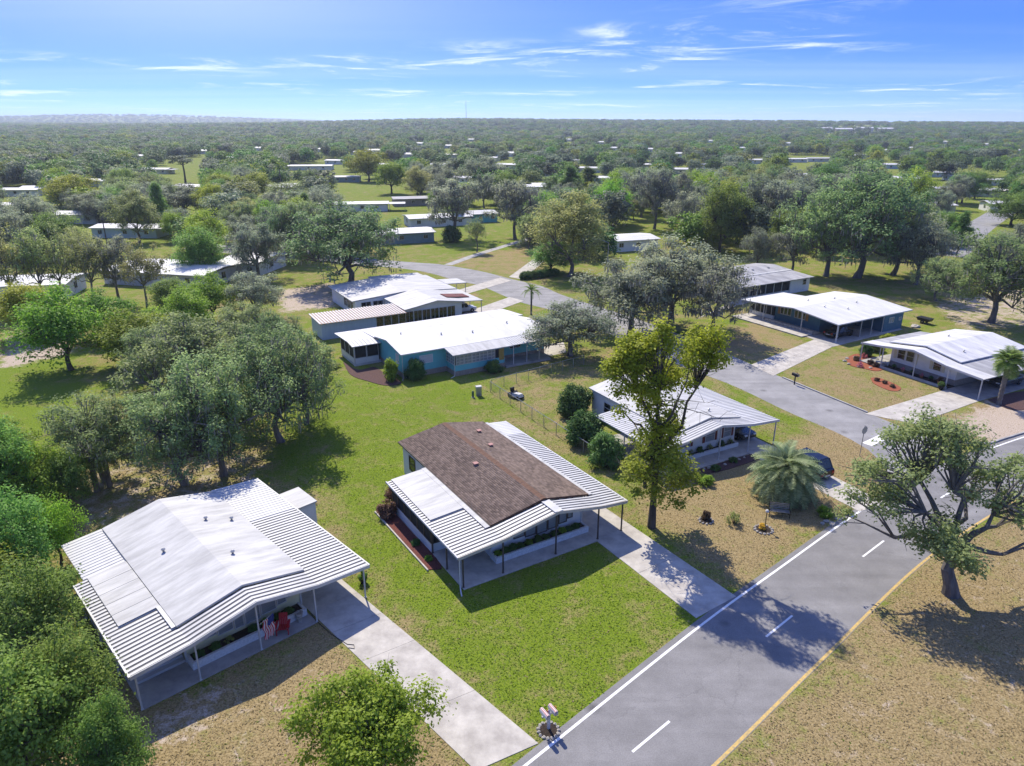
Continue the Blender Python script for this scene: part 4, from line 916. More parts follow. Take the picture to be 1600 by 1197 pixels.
# ---- trees one can point at: base pixel, row of the top, half width in pixels, kind, label
TR = [
 ((112,578),446,76,'bright',0,'spreading lime-green tree beside the pale sandy track'),
 ((208,573),484,66,'bright',1,'bright green low tree between the sandy track and the moss-grey oaks'),
 ((335,505),424,46,'bright',0,'bright green leafy tree in front of the screened white-roofed house'),
 ((272,500),432,36,'dark',0,'dark green tree crowding the bright green leafy tree'),
 ((402,502),420,46,'grey',0,'grey-leaved oak beside the white gable shed'),
 ((26,487),352,48,'olive',0,'thin olive tree with open crown in front of the white roof by the lime tree'),
 ((72,486),348,44,'olive',1,'second thin olive tree along the white roofs'),
 ((102,478),350,40,'olive',0,'slender olive-brown tree, middle of the row before the white roofs'),
 ((150,476),362,42,'olive',1,'multi-stemmed olive tree before the broad screened house'),
 ((186,470),360,38,'bare',0,'near-leafless mossy tree over the broad screened house'),
 ((230,478),372,40,'olive',0,'thin tree at the end of the row beside the screened porch'),
 ((316,434),354,44,'dark',1,'small dark spreading tree in front of the broad white roof'),
 ((404,436),342,48,'grey',1,'grey live oak beside the white gable building'),
 ((447,408),310,44,'oak',0,'straight-trunked oak in the small grove by the street bend'),
 ((478,408),305,44,'oak',1,'oak with paired trunks in the grove by the street bend'),
 ((545,447),312,100,'oak',2,'broad live oak with dark trunk beside the rambling white house'),
 ((290,757),588,98,'oak',0,'tall oak with pale leaning trunk behind the cream bungalow'),
 ((350,742),536,100,'oak',1,'tall grey-green oak at the back corner of the cream bungalow'),
 ((322,652),484,108,'oak',2,'forked dark-trunked oak at the heart of the big grove'),
 ((440,690),492,96,'oak',0,'oak spreading over the mown lawn behind the shingled bungalow'),
 ((165,752),610,84,'oak',1,'low-branched oak over the bright mown green'),
 ((890,556),470,76,'grey',0,'moss-draped oak at the street end of the turquoise house'),
 ((985,524),396,86,'grey',1,'moss-draped grey oak by the side street kerb'),
 ((1048,508),366,88,'grey',0,'tallest grey oak of the trio beside the side street'),
 ((1112,530),402,64,'bare',1,'sparse mossy oak shading the drive of the grey-roofed house'),
 ((890,432),296,66,'maple',0,'tall olive-yellow maple beside the clipped hedge'),
 ((862,425),372,40,'dark',0,'dark spreading tree under the olive maple'),
 ((850,358),298,32,'bright',1,'round green tree behind the olive maple'),
 ((712,374),272,54,'bare',0,'half-bare moss-hung oak with thick leafy base by the teal house'),
 ((805,374),272,46,'bare',1,'half-bare moss-hung oak standing alone by the foot path'),
 ((745,394),338,20,'olive',1,'small slim tree on the lawn beside the foot path'),
 ((612,303),249,29,'lime',0,'round lime-green tree alone on the far lawn'),
 ((576,284),230,32,'lime',1,'lime-topped tree behind the round lawn tree'),
 ((890,316),258,24,'cedar',0,'dark cedar beside the bungalow cluster'),
 ((918,312),260,24,'cedar',0,'dark cedar, nearer the bright green tree'),
 ((958,332),268,26,'bright',0,'bright green upright tree beside the dark cedars'),
 ((1002,340),256,36,'bare',0,'bare grey oak, foremost of the mossy stand by the green lawn'),
 ((1022,358),252,38,'bare',1,'bare grey oak with twin stems on the green lawn'),
 ((1048,352),262,36,'bare',0,'bare grey oak at the edge of the green lawn'),
 ((1070,378),292,36,'grey',1,'greyish leafy oak between the bare grey oaks and the vine-clad tree'),
 ((1125,394),282,42,'dark',1,'tall tree clad in dark vines with yellow top'),
 ((1132,372),276,24,'lime',0,'yellow-green crown rising over the vine-clad tree'),
 ((1182,368),268,44,'grey',0,'grey moss-hung oak behind the vine-clad tree'),
 ((1214,374),272,44,'bare',1,'grey bare oak between vine-clad tree and great live oak'),
 ((1250,368),270,40,'grey',1,'grey oak shading the brown clearing'),
 ((1290,432),282,74,'oak',1,'live oak spreading over the brown clearing'),
 ((1338,434),250,100,'oak',2,'great live oak with massive crown behind the blue house'),
 ((1394,430),300,72,'oak',0,'live oak at the back of the corner bungalow'),
 ((1430,445),330,52,'grey',0,'leaning greyish oak beside the far road'),
 ((1548,504),352,92,'oak',1,'dark-trunked oak behind the corner bungalow carport'),
 ((1495,400),330,22,'cedar',0,'conical green cedar beside the far road'),
 ((1523,311),265,22,'dark',0,'round dark evergreen among the far driveways'),
 ((118,332),270,44,'lime',1,'round yellow-green tree beside the low white house'),
 ((352,318),268,34,'lime',0,'domed yellow-green tree behind the queen palm'),
 ((400,316),266,34,'lime',1,'domed yellow-green tree twin, nearer the tall palm'),
 ((240,345),282,48,'grey',0,'grey leaning oak over the sunny clearing'),
 ((290,340),288,46,'grey',1,'grey oak behind the grey-roofed house'),
 ((50, 376), 300, 46, 'grey', 0, 'grey mossy oak in front of the wood-edge white houses'),
 ((96, 402), 330, 44, 'dark', 1, 'dark dense tree beside the pale blue-grey carport house'),
 ((16, 404), 318, 50, 'grey', 1, 'grey oak beyond the white roof by the lime tree'),
 ((150, 347), 296, 40, 'grey', 0, 'grey oak between the yellow-green round tree and the carport house'),
 ((192, 337), 285, 44, 'oak', 0, 'dull green oak behind the pale blue-grey carport house'),
 ((447, 334), 280, 40, 'oak', 1, 'dull oak at the foot of the slender palm'),
 ((500, 344), 288, 44, 'grey', 0, 'grey oak before the long low white house'),
 ((470, 368), 308, 44, 'bright', 0, 'fresh green tree behind the street-bend grove'),
 ((420, 374), 312, 36, 'bright', 1, 'fresh green tree beside the grey-roofed bluish house'),
 ((692, 302), 248, 34, 'grey', 1, 'grey oak behind the small tan house'),
 ((655, 294), 250, 28, 'grey', 0, 'grey oak beside the round lawn tree'),
 ((760, 304), 240, 40, 'grey', 1, 'tall grey oak behind the turquoise cottage'),
 ((1242, 334), 262, 44, 'grey', 0, 'grey oak below the long pale far house'),
 ((1420, 334), 262, 36, 'bright', 0, 'fresh green tree between the great live oak and the far carport bungalow'),
 ((1580, 352), 300, 40, 'dark', 1, 'dense dark tree across the far road'),
 ((1592, 424), 345, 50, 'grey', 1, 'grey oak overhanging the far road'),
 ((1182, 424), 352, 30, 'grey', 0, 'small grey oak behind the grey-roofed house'),
 ((1236, 428), 350, 38, 'bare', 1, 'bare-limbed oak at the edge of the brown clearing'),
 ((130, 425), 350, 30, 'olive', 1, 'slim olive tree behind the broad screened house'),
 ((1462, 470), 395, 40, 'oak', 0, 'leafy oak between blue house and corner bungalow trees'),
 ((15, 768), 655, 58, 'bright', 0, 'bright leafy tree where the thicket meets the mown green'),
 ((72, 806), 690, 58, 'bright', 1, 'fresh green tree behind the cream bungalow back corner, beside the cabbage palms'),
 ((112, 800), 705, 44, 'dark', 0, 'dense tree pressed between the thicket and the cabbage palms'),
 ((96, 880), 775, 42, 'bright', 0, 'bright low tree beside the cream bungalow side awning'),
 ((58, 524), 438, 58, 'lime', 0, 'lime-yellow tree above the sandy track'),
 ((160, 530), 452, 50, 'bright', 1, 'fresh green tree behind the low bright tree by the track'),
 ((292, 528), 446, 50, 'bright', 0, 'leafy tree joining the bright tree and the big oak grove'),
 ((388, 552), 470, 52, 'oak', 1, 'grey-green oak at the back of the big grove'),
 ((438, 572), 484, 48, 'oak', 2, 'oak beside the tan ribbed annex'),
 ((250, 606), 500, 62, 'oak', 0, 'spreading oak on the track side of the big grove'),
 ((478, 662), 520, 66, 'oak', 2, 'oak leaning out over the lawn toward the turquoise house'),
 ((290,286),240,22,'pine',0,'lone umbrella pine on the yellow clearing'),
]
def tree_at(p, ty, hw, kind, idx, label, name=None):
    b = G(*p); h_ = height_to(p, ty); dist = b.y * CP + CH * SP
    rad = hw * dist / FPX
    return plant_tree(PROTO[kind][idx % len(PROTO[kind])], name or dict(oak='oak_tree', grey='grey_oak_tree', bare='mossy_oak_tree', maple='maple_tree', cedar='cedar_tree', pine='pine_tree').get(kind, 'leafy_tree'), label, b, h_, rad)
placed = []
for p, ty, hw, kind, idx, label in TR:
    t = tree_at(p, ty, hw, kind, idx, label); placed.append((t.location.x, t.location.y))
# dense trees along the left edge, towards the camera
for p, ty, hw, k, label in (
  ((20,815),652,62,'dark','dense glossy tree by the mown green, at the far end of the dense thicket'),
  ((30,935),765,72,'dark','dense green tree next to the back corner of the cream bungalow'),
  ((70,1055),880,80,'dark','dense green tree pressed against the cream bungalow side awning'),
  ((130,1185),985,82,'dark','dense dark tree beside the front post of the cream bungalow'),
  ((40,1260),1020,110,'dark','dense dark tree over the bare dirt at the thicket front'),
  ((195,1265),1085,62,'dark','low dense tree at the front end of the thicket'),
  ((-40,1010),850,90,'bright','brighter green tree at the outer side of the thicket')):
    t = tree_at(p, ty, hw, k, random.randrange(2), label); placed.append((t.location.x, t.location.y))

# special trees
pr = tree_meshes('yellow_tree', 41, 15.8, 4.8, .40, 120, .78, 230, .21, 0, 11, M_bark, 'yellow', .36, tr=.25, gap=.22, lobes=[(-.42,0,.0,.5,.55),(.62,.1,.58,.36,.36),(-.1,-.2,.68,.45,.34),(.15,.1,.1,.52,.5),(-.5,.1,.45,.4,.4),(0,0,-.45,.5,.4)], shell=.65, dead=5)
t = plant_tree(pr, 'yellow_green_tree', 'tall yellow-green tree with dark trunk between the two driveways', G(1018,824), 15.8, 4.5, 0.0)
pr2 = tree_meshes('lower_leaves', 42, 6.0, 2.9, .3, 60, .75, 190, .20, 0, 6, M_bark, 'lime', .12, tr=.09, gap=.35, dead=7)
inst('lower_crown', pr2['crown'], t, (.3, .2, 1.2), sc=(1.1, 1.1, 1.05)); inst('dead_branches', pr2['trunk'], t, (-.6, .3, 3.2), (0, 0, .6), (1.25, 1.25, .7))
if pr2['moss']: inst('hanging_moss', pr2['moss'], t, (0, .2, 2.0))['kind'] = 'stuff'
pr = tree_meshes('verge_oak', 43, 11.6, 6.0, .24, 135, .80, 190, .20, 0, 10, M_gbark, 'oak', .20, tr=.40, gap=.4, lean=(-1.0, .6), lobes=[(-.6,.1,-.1,.5,.6),(.1,.2,.35,.7,.6),(.6,0,-.05,.6,.6),(-.2,.3,.65,.45,.35),(-.2,-.35,-.5,.42,.4)], shell=.55)
plant_tree(pr, 'verge_oak', 'wide open oak with thick leaning trunk on the dry road verge', G(1486,928), 11.6, 6.0, 0.0)
pr = tree_meshes('round_citrus', 44, 5.6, 3.0, .22, 130, .68, 240, .150, 0, 7, M_bark, 'lime', .06, tr=.13, shell=.55)
plant_tree(pr, 'young_lime_tree', 'young lime-green round tree beside the long pale driveway', Vector((-6.3, 24.0, 0)), 5.9, 3.15, .4)

# ---- shrubs
def bush_mesh(name, seed, lm, n=34, per=130, leaf=.12, lobes=None, conical=False):
    r = np.random.default_rng(seed); d = unit(r.normal(size=(n, 3))); d[:, 2] = np.abs(d[:, 2])
    C = d * (r.random((n, 1)) ** .4) * .78; C[:, 2] = C[:, 2]*1.0 + .18
    if conical: C[:, :2] *= (1.15 - .75 * C[:, 2:3])
    V, Q, T = crown_leaves(C, np.full(n, .30), per, leaf, r, .85)
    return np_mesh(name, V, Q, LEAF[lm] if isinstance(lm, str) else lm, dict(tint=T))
LEAF['hedge'] = leaf_mat('hedge_leaves', (.035, .100, .022), (.140, .270, .060), .4, .04)
BUSH = dict(dark=bush_mesh('shrub', 51, 'hedge', 46, 190, .10), bright=bush_mesh('shrub', 52, 'bright'), lime=bush_mesh('shrub', 53, 'lime', conical=True), wine=bush_mesh('shrub', 54, 'wine'), olive=bush_mesh('shrub', 55, 'olive', 16, 60),
            yel=bush_mesh('flowers', 56, M_yflower, 14, 60, .16), pink=bush_mesh('flowers', 57, M_pflower, 14, 50, .16))
def bush(name, label, loc, rad, h_, kind='dark', group=None, cat='shrub'):
    """a shrub: leafy mass and the stems that carry it"""
    t = thing(name, label, cat, loc, random.uniform(0, 6.28), group)
    inst('foliage', BUSH[kind], t, (0, 0, 0), sc=(rad, rad, h_))
    b = MB()
    for k in range(5): a = k*1.257; b.tube([(0, 0, -.05), (.2*rad*math.cos(a), .2*rad*math.sin(a), h_*.35), (.5*rad*math.cos(a), .5*rad*math.sin(a), h_*.7)], [.03, .022, .01], 5, False)
    b.build('stems', M_bark, t); return t
bush('round_hedge_shrub', 'big round dark shrub at the far end of the trio beside the chain-link fence', G(898,648), 2.1, 3.1)
bush('round_hedge_shrub', 'big round dark shrub, middle of the trio beside the chain-link fence', G(914,692), 2.1, 3.0)
bush('round_hedge_shrub', 'big round dark shrub at the awning corner of the white bungalow', G(946,724), 1.9, 2.8)
bush('wine_shrub', 'wine-leaved shrub against the screened room back corner', F2(.9, 13.2), .95, 1.2, 'wine'); bush('wine_shrub', 'wine-leaved shrub at the top of the red mulch bed', F2(-.7, 10.9), .95, 1.3, 'wine')
bush('bed_shrub', 'small green clump in the red mulch bed, beside the front post', F2(-.55, 4.0), .32, .4, 'bright'); bush('bed_shrub', 'small dark clump in the middle of the red mulch bed', F2(-.5, 6.2), .38, .45, 'dark')
bush('golden_shrub', 'tall shrub with golden top at the turquoise house corner', G(612,594), 1.35, 2.6, 'lime'); bush('clipped_shrub', 'dark clipped shrub under the shuttered turquoise window', G(650,592), 1.4, 2.4); bush('clipped_shrub', 'round dark shrub beside the glazed turquoise room', G(771,582), 1.25, 1.5)
bush('bed_grass', 'pale green clump in the mulch of the screened porch', G(522,575), 1.1, .7, 'olive')
for i, (u, k) in enumerate(((3.3, 'dark'), (4.2, 'dark'), (5.0, 'olive'), (6.4, 'dark'), (7.2, 'bright'), (7.9, 'dark'), (8.6, 'dark'))):
    bush('planter_plant', 'leafy plant in the white brick planter of the cream bungalow', F1(u, 1.45, .44), .36, .34, k, 'cream bungalow planter plants', 'plant')
for i, u in enumerate((3.5, 4.1, 4.7, 5.3, 6.0, 6.7, 7.4, 8.1, 8.8, 9.4, 10.0)):
    bush('planter_plant', 'leafy plant in the low white planter of the shingled bungalow', F2(u, 1.58, .42), .36, .30 + .08*(i % 3), 'dark' if i % 4 else 'bright', 'shingled bungalow planter plants', 'plant')
for i, u in enumerate((1.9, 3.0, 4.2, 5.6, 6.7)):
    bush('planter_plant', 'leafy plant in the planter under the maroon shutters', F3(u, 1.92, .34), .36, .6, 'dark' if i % 2 else 'olive', 'white bungalow planter plants', 'plant')
for i, (p, k, r_, h_) in enumerate((((1102,756),'bright',.9,.8), ((1088,748),'olive',.7,.7), ((1118,735),'dark',.5,.5), ((1145,722),'dark',.45,.5))):
    bush('border_plant', ['broad-leaved bright clump before the white bungalow porch', 'olive clump beside the broad-leaved bright clump', 'low dark plant in the stone border of the white bungalow', 'low dark plant at the driveway end of the stone border'][i], G(*p), r_, h_, k)
bush('lone_shrub', 'wispy olive shrub alone on the tan lawn', G(1146,818), .75, 1.0, 'olive')
bush('ring_plant', 'small reddish plant in a stone ring on the tan lawn', G(1103,812), .4, .8, 'wine')
bush('corner_plant', 'spiky green clump near the stop sign', G(1356,738), 1.0, .9, 'dark'); bush('corner_plant', 'low olive shrub between the spiky clump and road corner', G(1378,750), .9, .8, 'olive')
bush('drive_plant', 'green clump at the road end of the short driveway', G(1288,806), .7, .8, 'bright'); bush('drive_plant', 'small shrub on the far side of the short driveway end', G(1322,802), .6, .7, 'olive')
bush('golden_shrub', 'yellow shrub between the blue house and corner bungalow', G(1363,548), 1.6, 1.4, 'lime'); bush('green_shrub', 'green shrub under the blue house side window', G(1388,535), 1.5, 1.2, 'lime')
bush('green_shrub', 'dark shrub at the edge of the corner bungalow porch', G(1352,556), 1.0, 1.6)
bush('hedge_shrub', 'leafy base shrub round the half-bare moss-hung oak', G(706,378), 3.0, 4.0); bush('green_shrub', 'low olive shrub at the foot of the broad live oak by the rambling house', G(540,452), 1.2, 1.2, 'olive')
hd = thing('clipped_hedge', 'long clipped dark green hedge along the street bend', 'hedge', G(843,434), R(90 - 62))
for i in range(7): inst('hedge_section', BUSH['dark'], hd, (i*1.15 - 3.4, 0, 0), (0, 0, i*1.3), (1.2, 1.0, 1.5))

# ---- palms
def frond_mesh(name, L, n, leaflet, droop, lm, up=.9, vee=.5, seed=1):
    r = np.random.default_rng(seed); b = MB(); pts = []
    for i in range(n + 1):
        t = i / n; pts.append(np.array([L*(t*.95 - .18*droop*t**2.2), 0, L*(up*t - (up*.55 + droop*.75)*t*t)]))
    b.tube([tuple(p) for p in pts], [.035*(1 - .8*i/n) for i in range(n + 1)], 4, False)
    k = len(b.v); tint = [.35]*k
    for i in range(2, n + 1):
        for f in (0, .5):
            if i == n and f: continue
            p = pts[i] if not f else (pts[i] + pts[i+1])/2; d = unit(pts[i] - pts[i-1]); t = i / n
            l_ = leaflet * math.sin(math.pi*min(1, .18 + .8*t))**.6 * r.uniform(.85, 1.1)
            for s in (-1, 1):
                dirn = unit(d*.75 + np.array([0, s*.85, vee*.6])); e = p + dirn*l_ + np.array([0, 0, -.30*l_*l_]); m = p + dirn*l_*.5 + np.array([0, 0, .02]); wv = d * .028
                c = len(b.v); b.v += [tuple(p - wv), tuple(p + wv), tuple(m + wv*1.2), tuple(e), tuple(m - wv*1.2)]; b.f.append((c, c+1, c+2, c+3, c+4)); tint += [r.uniform(.2, 1)]*5
    me = b.mesh(name, lm); at = me.attributes.new('tint', 'FLOAT', 'POINT'); at.data.foreach_set('value', np.array(tint, np.float32)); return me
def palm(name, label, loc, trunk_h, fronds, tr, nfr, seed=0, sc=1., spread=(-.5, 1.25), bark=M_gbark):
    t = thing(name, label, 'palm', loc, 0); r = random.Random(seed)
    b = MB(); n = max(3, int(trunk_h/.22)); prof = []
    for i in range(n + 1):
        z = trunk_h*i/n; prof += [(tr*(1.12 if i % 2 else .94)*(1.25 if i == 0 else 1), z - (.1 if i == 0 else 0))]
    b.lathe(prof + [(tr*.4, trunk_h + .2)], 9).build('trunk', bark, t)
    for i in range(nfr):
        el = spread[0] + (spread[1] - spread[0]) * ((i + .5)/nfr)**.8
        inst('frond', fronds[i % len(fronds)], t, (0, 0, trunk_h + .02*i*tr), (r.uniform(-.25, .25), -el, i*2.39996), (sc*r.uniform(.88, 1.08),)*3)
    return t
fr_p = [frond_mesh('frond', 2.7, 16, .62, .75, LEAF['palm'], .75, .8, s) for s in (1, 2, 3)]
fr_q = [frond_mesh('frond', 2.6, 12, .55, .8, LEAF['gpalm'], .55, .1, s) for s in (4, 5)]
fr_s = [frond_mesh('frond', 1.7, 9, .75, .5, LEAF['gpalm'], .35, .3, s) for s in (6, 7)]
palm('feather_palm', 'silvery feather palm with arching fronds beside the short driveway', G(1222,776), 1.3, fr_p, .34, 80, 1, 1.3, (-.75, 1.0))
palm('cabbage_palm', 'cabbage palm with pale trunk beside the corner bungalow carport', G(1560,632), 4.6, fr_s, .24, 46, 2, 1.1, (-1.0, 1.1))
palm('small_palm', 'young feather palm behind the turquoise house roof', G(830,492), 3.6, fr_q, .14, 16, 3, .8)
palm('queen_palm', 'tall queen palm in front of the bluish grey-roofed house', G(368,352), 6.5, fr_q, .2, 18, 4, 1.5); palm('queen_palm', 'slender palm rising beside the domed yellow-green tree', G(441,306), 11, fr_q, .2, 18, 5, 1.5)
palm('palmetto', 'cabbage palm in the shade of the oak grove behind the cream bungalow', G(152,768), 3.0, fr_s, .22, 30, 6, .95); palm('palmetto', 'shorter cabbage palm beside its taller twin in the oak grove', G(172,760), 2.4, fr_s, .2, 26, 7, .9)

# ---- woodland further off: single trees near enough to tell apart, then one mass
CLEAR = [(258,248,318,282,1),(528,284,640,306,1),(600,335,690,378,1),(690,335,735,350,.6),(738,328,785,346,.8),(518,308,610,330,.8),(738,352,830,396,.6),(845,242,905,296,.6),(1004,338,1040,360,.8),
         (1228,242,1296,254,.8),(1432,262,1570,288,.7),(1440,292,1600,322,.3),(1500,330,1580,362,.9),(1290,204,1390,214,.6),(0,292,40,328,.9),(150,356,255,374,.7),(275,344,365,356,.6),(180,405,340,435,.4),(450,256,510,264,1),(522,270,562,284,.7),(625,310,665,322,.7),(962,368,1028,392,.8),(1165,390,1280,420,.4),
         (0,440,50,466,.5)] + [(x-5, y-4, x+5, y, .8) for x, y in tiny] + [(x-13, y-8, x+13, y-1, .75) for x, y in more]
def blocked(x, y, h_, rad):
    """would this tree stand in front of something the photograph leaves open?"""
    u, v = proj(x, y, 0); _, vt = proj(x, y, h_*.9); hw = rad*.6 * FPX / (y*CP)
    for x0, y0, x1, y1, pr_ in CLEAR:
        if u + hw < x0 or u - hw > x1 or v < y0 + 1 or vt > y1 - 1: continue
        if r.random() < min(1, pr_*1.3): return True
    return False
r = np.random.default_rng(77); cand = []
kinds = ['oak', 'oak', 'grey', 'grey', 'bare', 'dark', 'bright', 'lime', 'olive', 'grey', 'oak', 'dark', 'maple', 'cedar']
pts = []
def try_add(x, y, sp, lst):
    for a, b in lst[-1400:]:
        if (a - x)**2 + (b - y)**2 < sp*sp: return False
    return True
tries = 0
mids = list(placed); midl = []
while len(midl) < 235 and tries < 9000:
    tries += 1; y = 160 + 150 * r.random()**.9; x = (r.random()*2 - 1) * (y*.80 + 12)
    sp = 6.8
    if not try_add(x, y, sp, mids): continue
    kind = kinds[r.integers(len(kinds))]; h_ = r.uniform(7.5, 13.5); rad = h_ * r.uniform(.42, .58)
    if kind == 'cedar': rad = h_*.3
    u, v = proj(x, y, 0)
    if u < -60 or u > 1660: continue
    if blocked(x, y, h_, rad): continue
    mids.append((x, y)); midl.append((x, y, h_, rad, kind))
LB = dict(oak='live oak in the woodland beyond the mapped streets', grey='grey-green moss oak in the woodland canopy', bare='half-bare mossy oak in the woodland canopy', dark='dense dark green tree in the woodland canopy', bright='fresh green leafy tree in the woodland canopy', lime='yellow-green rounded tree in the woodland canopy', olive='thin olive tree in the woodland canopy', maple='tall olive maple in the woodland canopy', cedar='conical dark cedar in the woodland canopy')
LB['oak'] = 'dull green live oak in the woodland canopy'
for x, y, h_, rad, kind in midl:
    plant_tree(PROTO[kind][r.integers(len(PROTO[kind]))], dict(oak='oak_tree', grey='grey_oak_tree', bare='mossy_oak_tree', maple='maple_tree', cedar='cedar_tree').get(kind, 'leafy_tree'), LB[kind], (x, y, 0), h_, rad, group='woodland ' + kind + ' trees')
# the far wood: one mass, crowns set out on points
cloudp = []; d0 = 160
while d0 < 7200:
    sp = 7.6 if d0 < 700 else 7.6 + (d0 - 700) * .008
    n = int(1.62 * d0 * .5 * 1.0 / sp) ; row = np.linspace(-.80, .80, max(4, int(1.6*d0/sp)))
    for a in row:
        x = a*d0 + r.normal()*sp*.4; y = d0 + r.normal()*sp*.4
        if y < 330 and not try_add(x, y, 5.6, mids): continue
        h_ = r.uniform(7.5, 13) * (1.0 if d0 < 900 else 1.15); 
        if d0 > 1800: h_ *= 1.15
        rad = h_ * r.uniform(.48, .62) * (1 + max(0, d0 - 900)/5000)
        if d0 < 2600 and blocked(x, y, h_, rad): continue
        cloudp.append((x, y, float(terrain(np.array(x), np.array(y))), h_, rad))
    d0 += sp * (.9 if d0 < 700 else 1.25) * (1 + d0/2600)
cp = np.array(cloudp)
pm = bpy.data.meshes.new('far_woodland'); pm.vertices.add(len(cp)); pm.vertices.foreach_set('co', cp[:, :3].astype(np.float32).ravel())
for n_, v_ in (('sr', cp[:, 4]/5.2), ('sh', cp[:, 3]/10.), ('rz', r.uniform(0, 6.28, len(cp)))):
    at = pm.attributes.new(n_, 'FLOAT', 'POINT'); at.data.foreach_set('value', v_.astype(np.float32))
at = pm.attributes.new('pick', 'INT', 'POINT'); at.data.foreach_set('value', r.choice(7, len(cp), p=[.27, .24, .18, .14, .05, .05, .07]).astype(np.int32))
wood = link(bpy.data.objects.new('far_woodland', pm)); wood['kind'] = 'stuff'; tag(wood, 'hazy mass of treetops reaching to the horizon', 'woodland')
def far_nodes():
    ng = bpy.data.node_groups.new('woodland', 'GeometryNodeTree'); ng.interface.new_socket('Geometry', in_out='INPUT', socket_type='NodeSocketGeometry'); ng.interface.new_socket('Geometry', in_out='OUTPUT', socket_type='NodeSocketGeometry')
    n = ng.nodes; l = ng.links; gi = n.new('NodeGroupInput'); go = n.new('NodeGroupOutput'); jn = n.new('GeometryNodeJoinGeometry')
    def attr(nm, ty='FLOAT'): q = n.new('GeometryNodeInputNamedAttribute'); q.data_type = ty; q.inputs[0].default_value = nm; return q.outputs[0]
    cs = n.new('ShaderNodeCombineXYZ'); l.new(attr('sr'), cs.inputs[0]); l.new(attr('sr'), cs.inputs[1]); l.new(attr('sh'), cs.inputs[2])
    cr = n.new('ShaderNodeCombineXYZ'); l.new(attr('rz'), cr.inputs[2])
    e2 = n.new('FunctionNodeEulerToRotation'); l.new(cr.outputs[0], e2.inputs[0])
    for k, p_ in enumerate(PROTO['far']):
        o = bpy.data.objects.new('far_crown_source', p_['crown'])   # never linked: only lends its mesh
        oi = n.new('GeometryNodeObjectInfo'); oi.inputs['Object'].default_value = o; oi.transform_space = 'ORIGINAL'
        cmpn = n.new('FunctionNodeCompare'); cmpn.data_type = 'INT'; cmpn.operation = 'EQUAL'; l.new(attr('pick', 'INT'), cmpn.inputs[2]); cmpn.inputs[3].default_value = k
        ip = n.new('GeometryNodeInstanceOnPoints'); l.new(gi.outputs[0], ip.inputs['Points']); l.new(cmpn.outputs[0], ip.inputs['Selection']); l.new(oi.outputs['Geometry'], ip.inputs['Instance'])
        l.new(cs.outputs[0], ip.inputs['Scale']); l.new(e2.outputs[0], ip.inputs['Rotation']); l.new(ip.outputs[0], jn.inputs[0])
    l.new(jn.outputs[0], go.inputs[0]); return ng
md = wood.modifiers.new('woodland', 'NODES'); md.node_group = far_nodes()
print('woodland points', len(cp), 'mid trees', len(midl))

# ------------------------------------------------------------------ beds, rings and stones
def bed(name, pts, m, z=.05):
    p = [Vector((q[0], q[1], 0)) for q in pts]; return structure(MB().prism_z([(q.x, q.y) for q in catmull(p + [p[0]], 4)[:-1]], -.05, z).build(name, m))
bed('mulch_bed', [F2(-1.05, 3.0), F2(-1.15, 7), F2(-1.25, 11.8), F2(-.2, 12.2), F2(-.08, 8), F2(-.08, 3.0)], M_mulch)
ed = MB(); q_ = [F2(-1.12, 2.9), F2(-1.22, 7), F2(-1.32, 11.9)]
for a, b in zip(q_, q_[1:]): 
    d = (b - a).normalized(); s_ = Vector((-d.y, d.x, 0))*.05; ed.hexa([a-s_, b-s_, b+s_, a+s_], [x + Vector((0,0,.12)) for x in (a-s_, b-s_, b+s_, a+s_)])
structure(ed.build('bed_edging', M_conc))
bed('mulch_bed', px((536,566),(548,586),(575,596),(605,603),(628,598),(604,586),(585,574),(560,578)), M_bmulch)
bed('mulch_bed', px((1322,560),(1340,553),(1372,560),(1384,572),(1372,580),(1348,576),(1328,571)), M_omulch); bed('mulch_bed', px((1360,591),(1374,591),(1405,604),(1404,611),(1388,610),(1366,600)), M_omulch)
bed('mulch_bed', [F3(1.0, -.1), F3(7.2, -.1), F3(7.3, -1.0), F3(4, -1.25), F3(1.2, -1.0)], M_bmulch)
bed('mulch_bed', [F7(12.4, -1), F7(15.5, -1.5), F7(16, 4), F7(12.6, 5)], M_bmulch)
def stone_mesh(seed):
    r_ = np.random.default_rng(seed); b = MB(); b.lathe([(.35, -.2), (.95, 0), (1.0, .3), (.75, .62), (.3, .75)], 8); b.v = [tuple(np.array(v)*(1 + r_.normal()*.10)) for v in b.v]; return b.mesh('stone', M_stone)
STONES = [stone_mesh(k) for k in range(4)]
def stone_ring(label, c, rad, n, s_, plant=None, squash=1.0, rz=0):
    t = thing('stone_ring', label, 'stone ring', c, rz)
    for k in range(n): a = 6.283*k/n; inst('stone', STONES[k % 4], t, (rad*math.cos(a), rad*squash*math.sin(a), .02), (0, 0, a*3), (s_*random.uniform(.8, 1.15), s_*.8, s_))
    MB().lathe([(rad*.93, -.05), (rad*.9, .06), (.02, .08)], 16).build('soil', M_soil, t); return t
stone_ring('ring of pale stones round the twin mailbox post', G(857,1142), .50, 15, .11)
stone_ring('small stone ring round the reddish plant on the tan lawn', G(1103,814), .5, 11, .12)
stone_ring('dark stone ring with yellow flowers on the tan lawn', G(1193,828), .62, 14, .13, True)
bush('yellow_flowers', 'yellow flowers growing in the dark stone ring', G(1191,826, .05), .42, .42, 'yel', cat='flowers')
for k, (x, y, s_) in enumerate(((1079,738,.17),(1090,737,.13),(1100,733,.12),(1108,731,.2),(1121,729,.12),(1133,726,.15),(1144,722,.12),(1155,718,.14),(1163,715,.12))):
    tag(inst('border_stone', STONES[k % 4], None, G(x, y, .05), (0, 0, k), (s_, s_, s_)), 'pale stone in the border before the white bungalow porch', 'stone', 'white bungalow border stones')
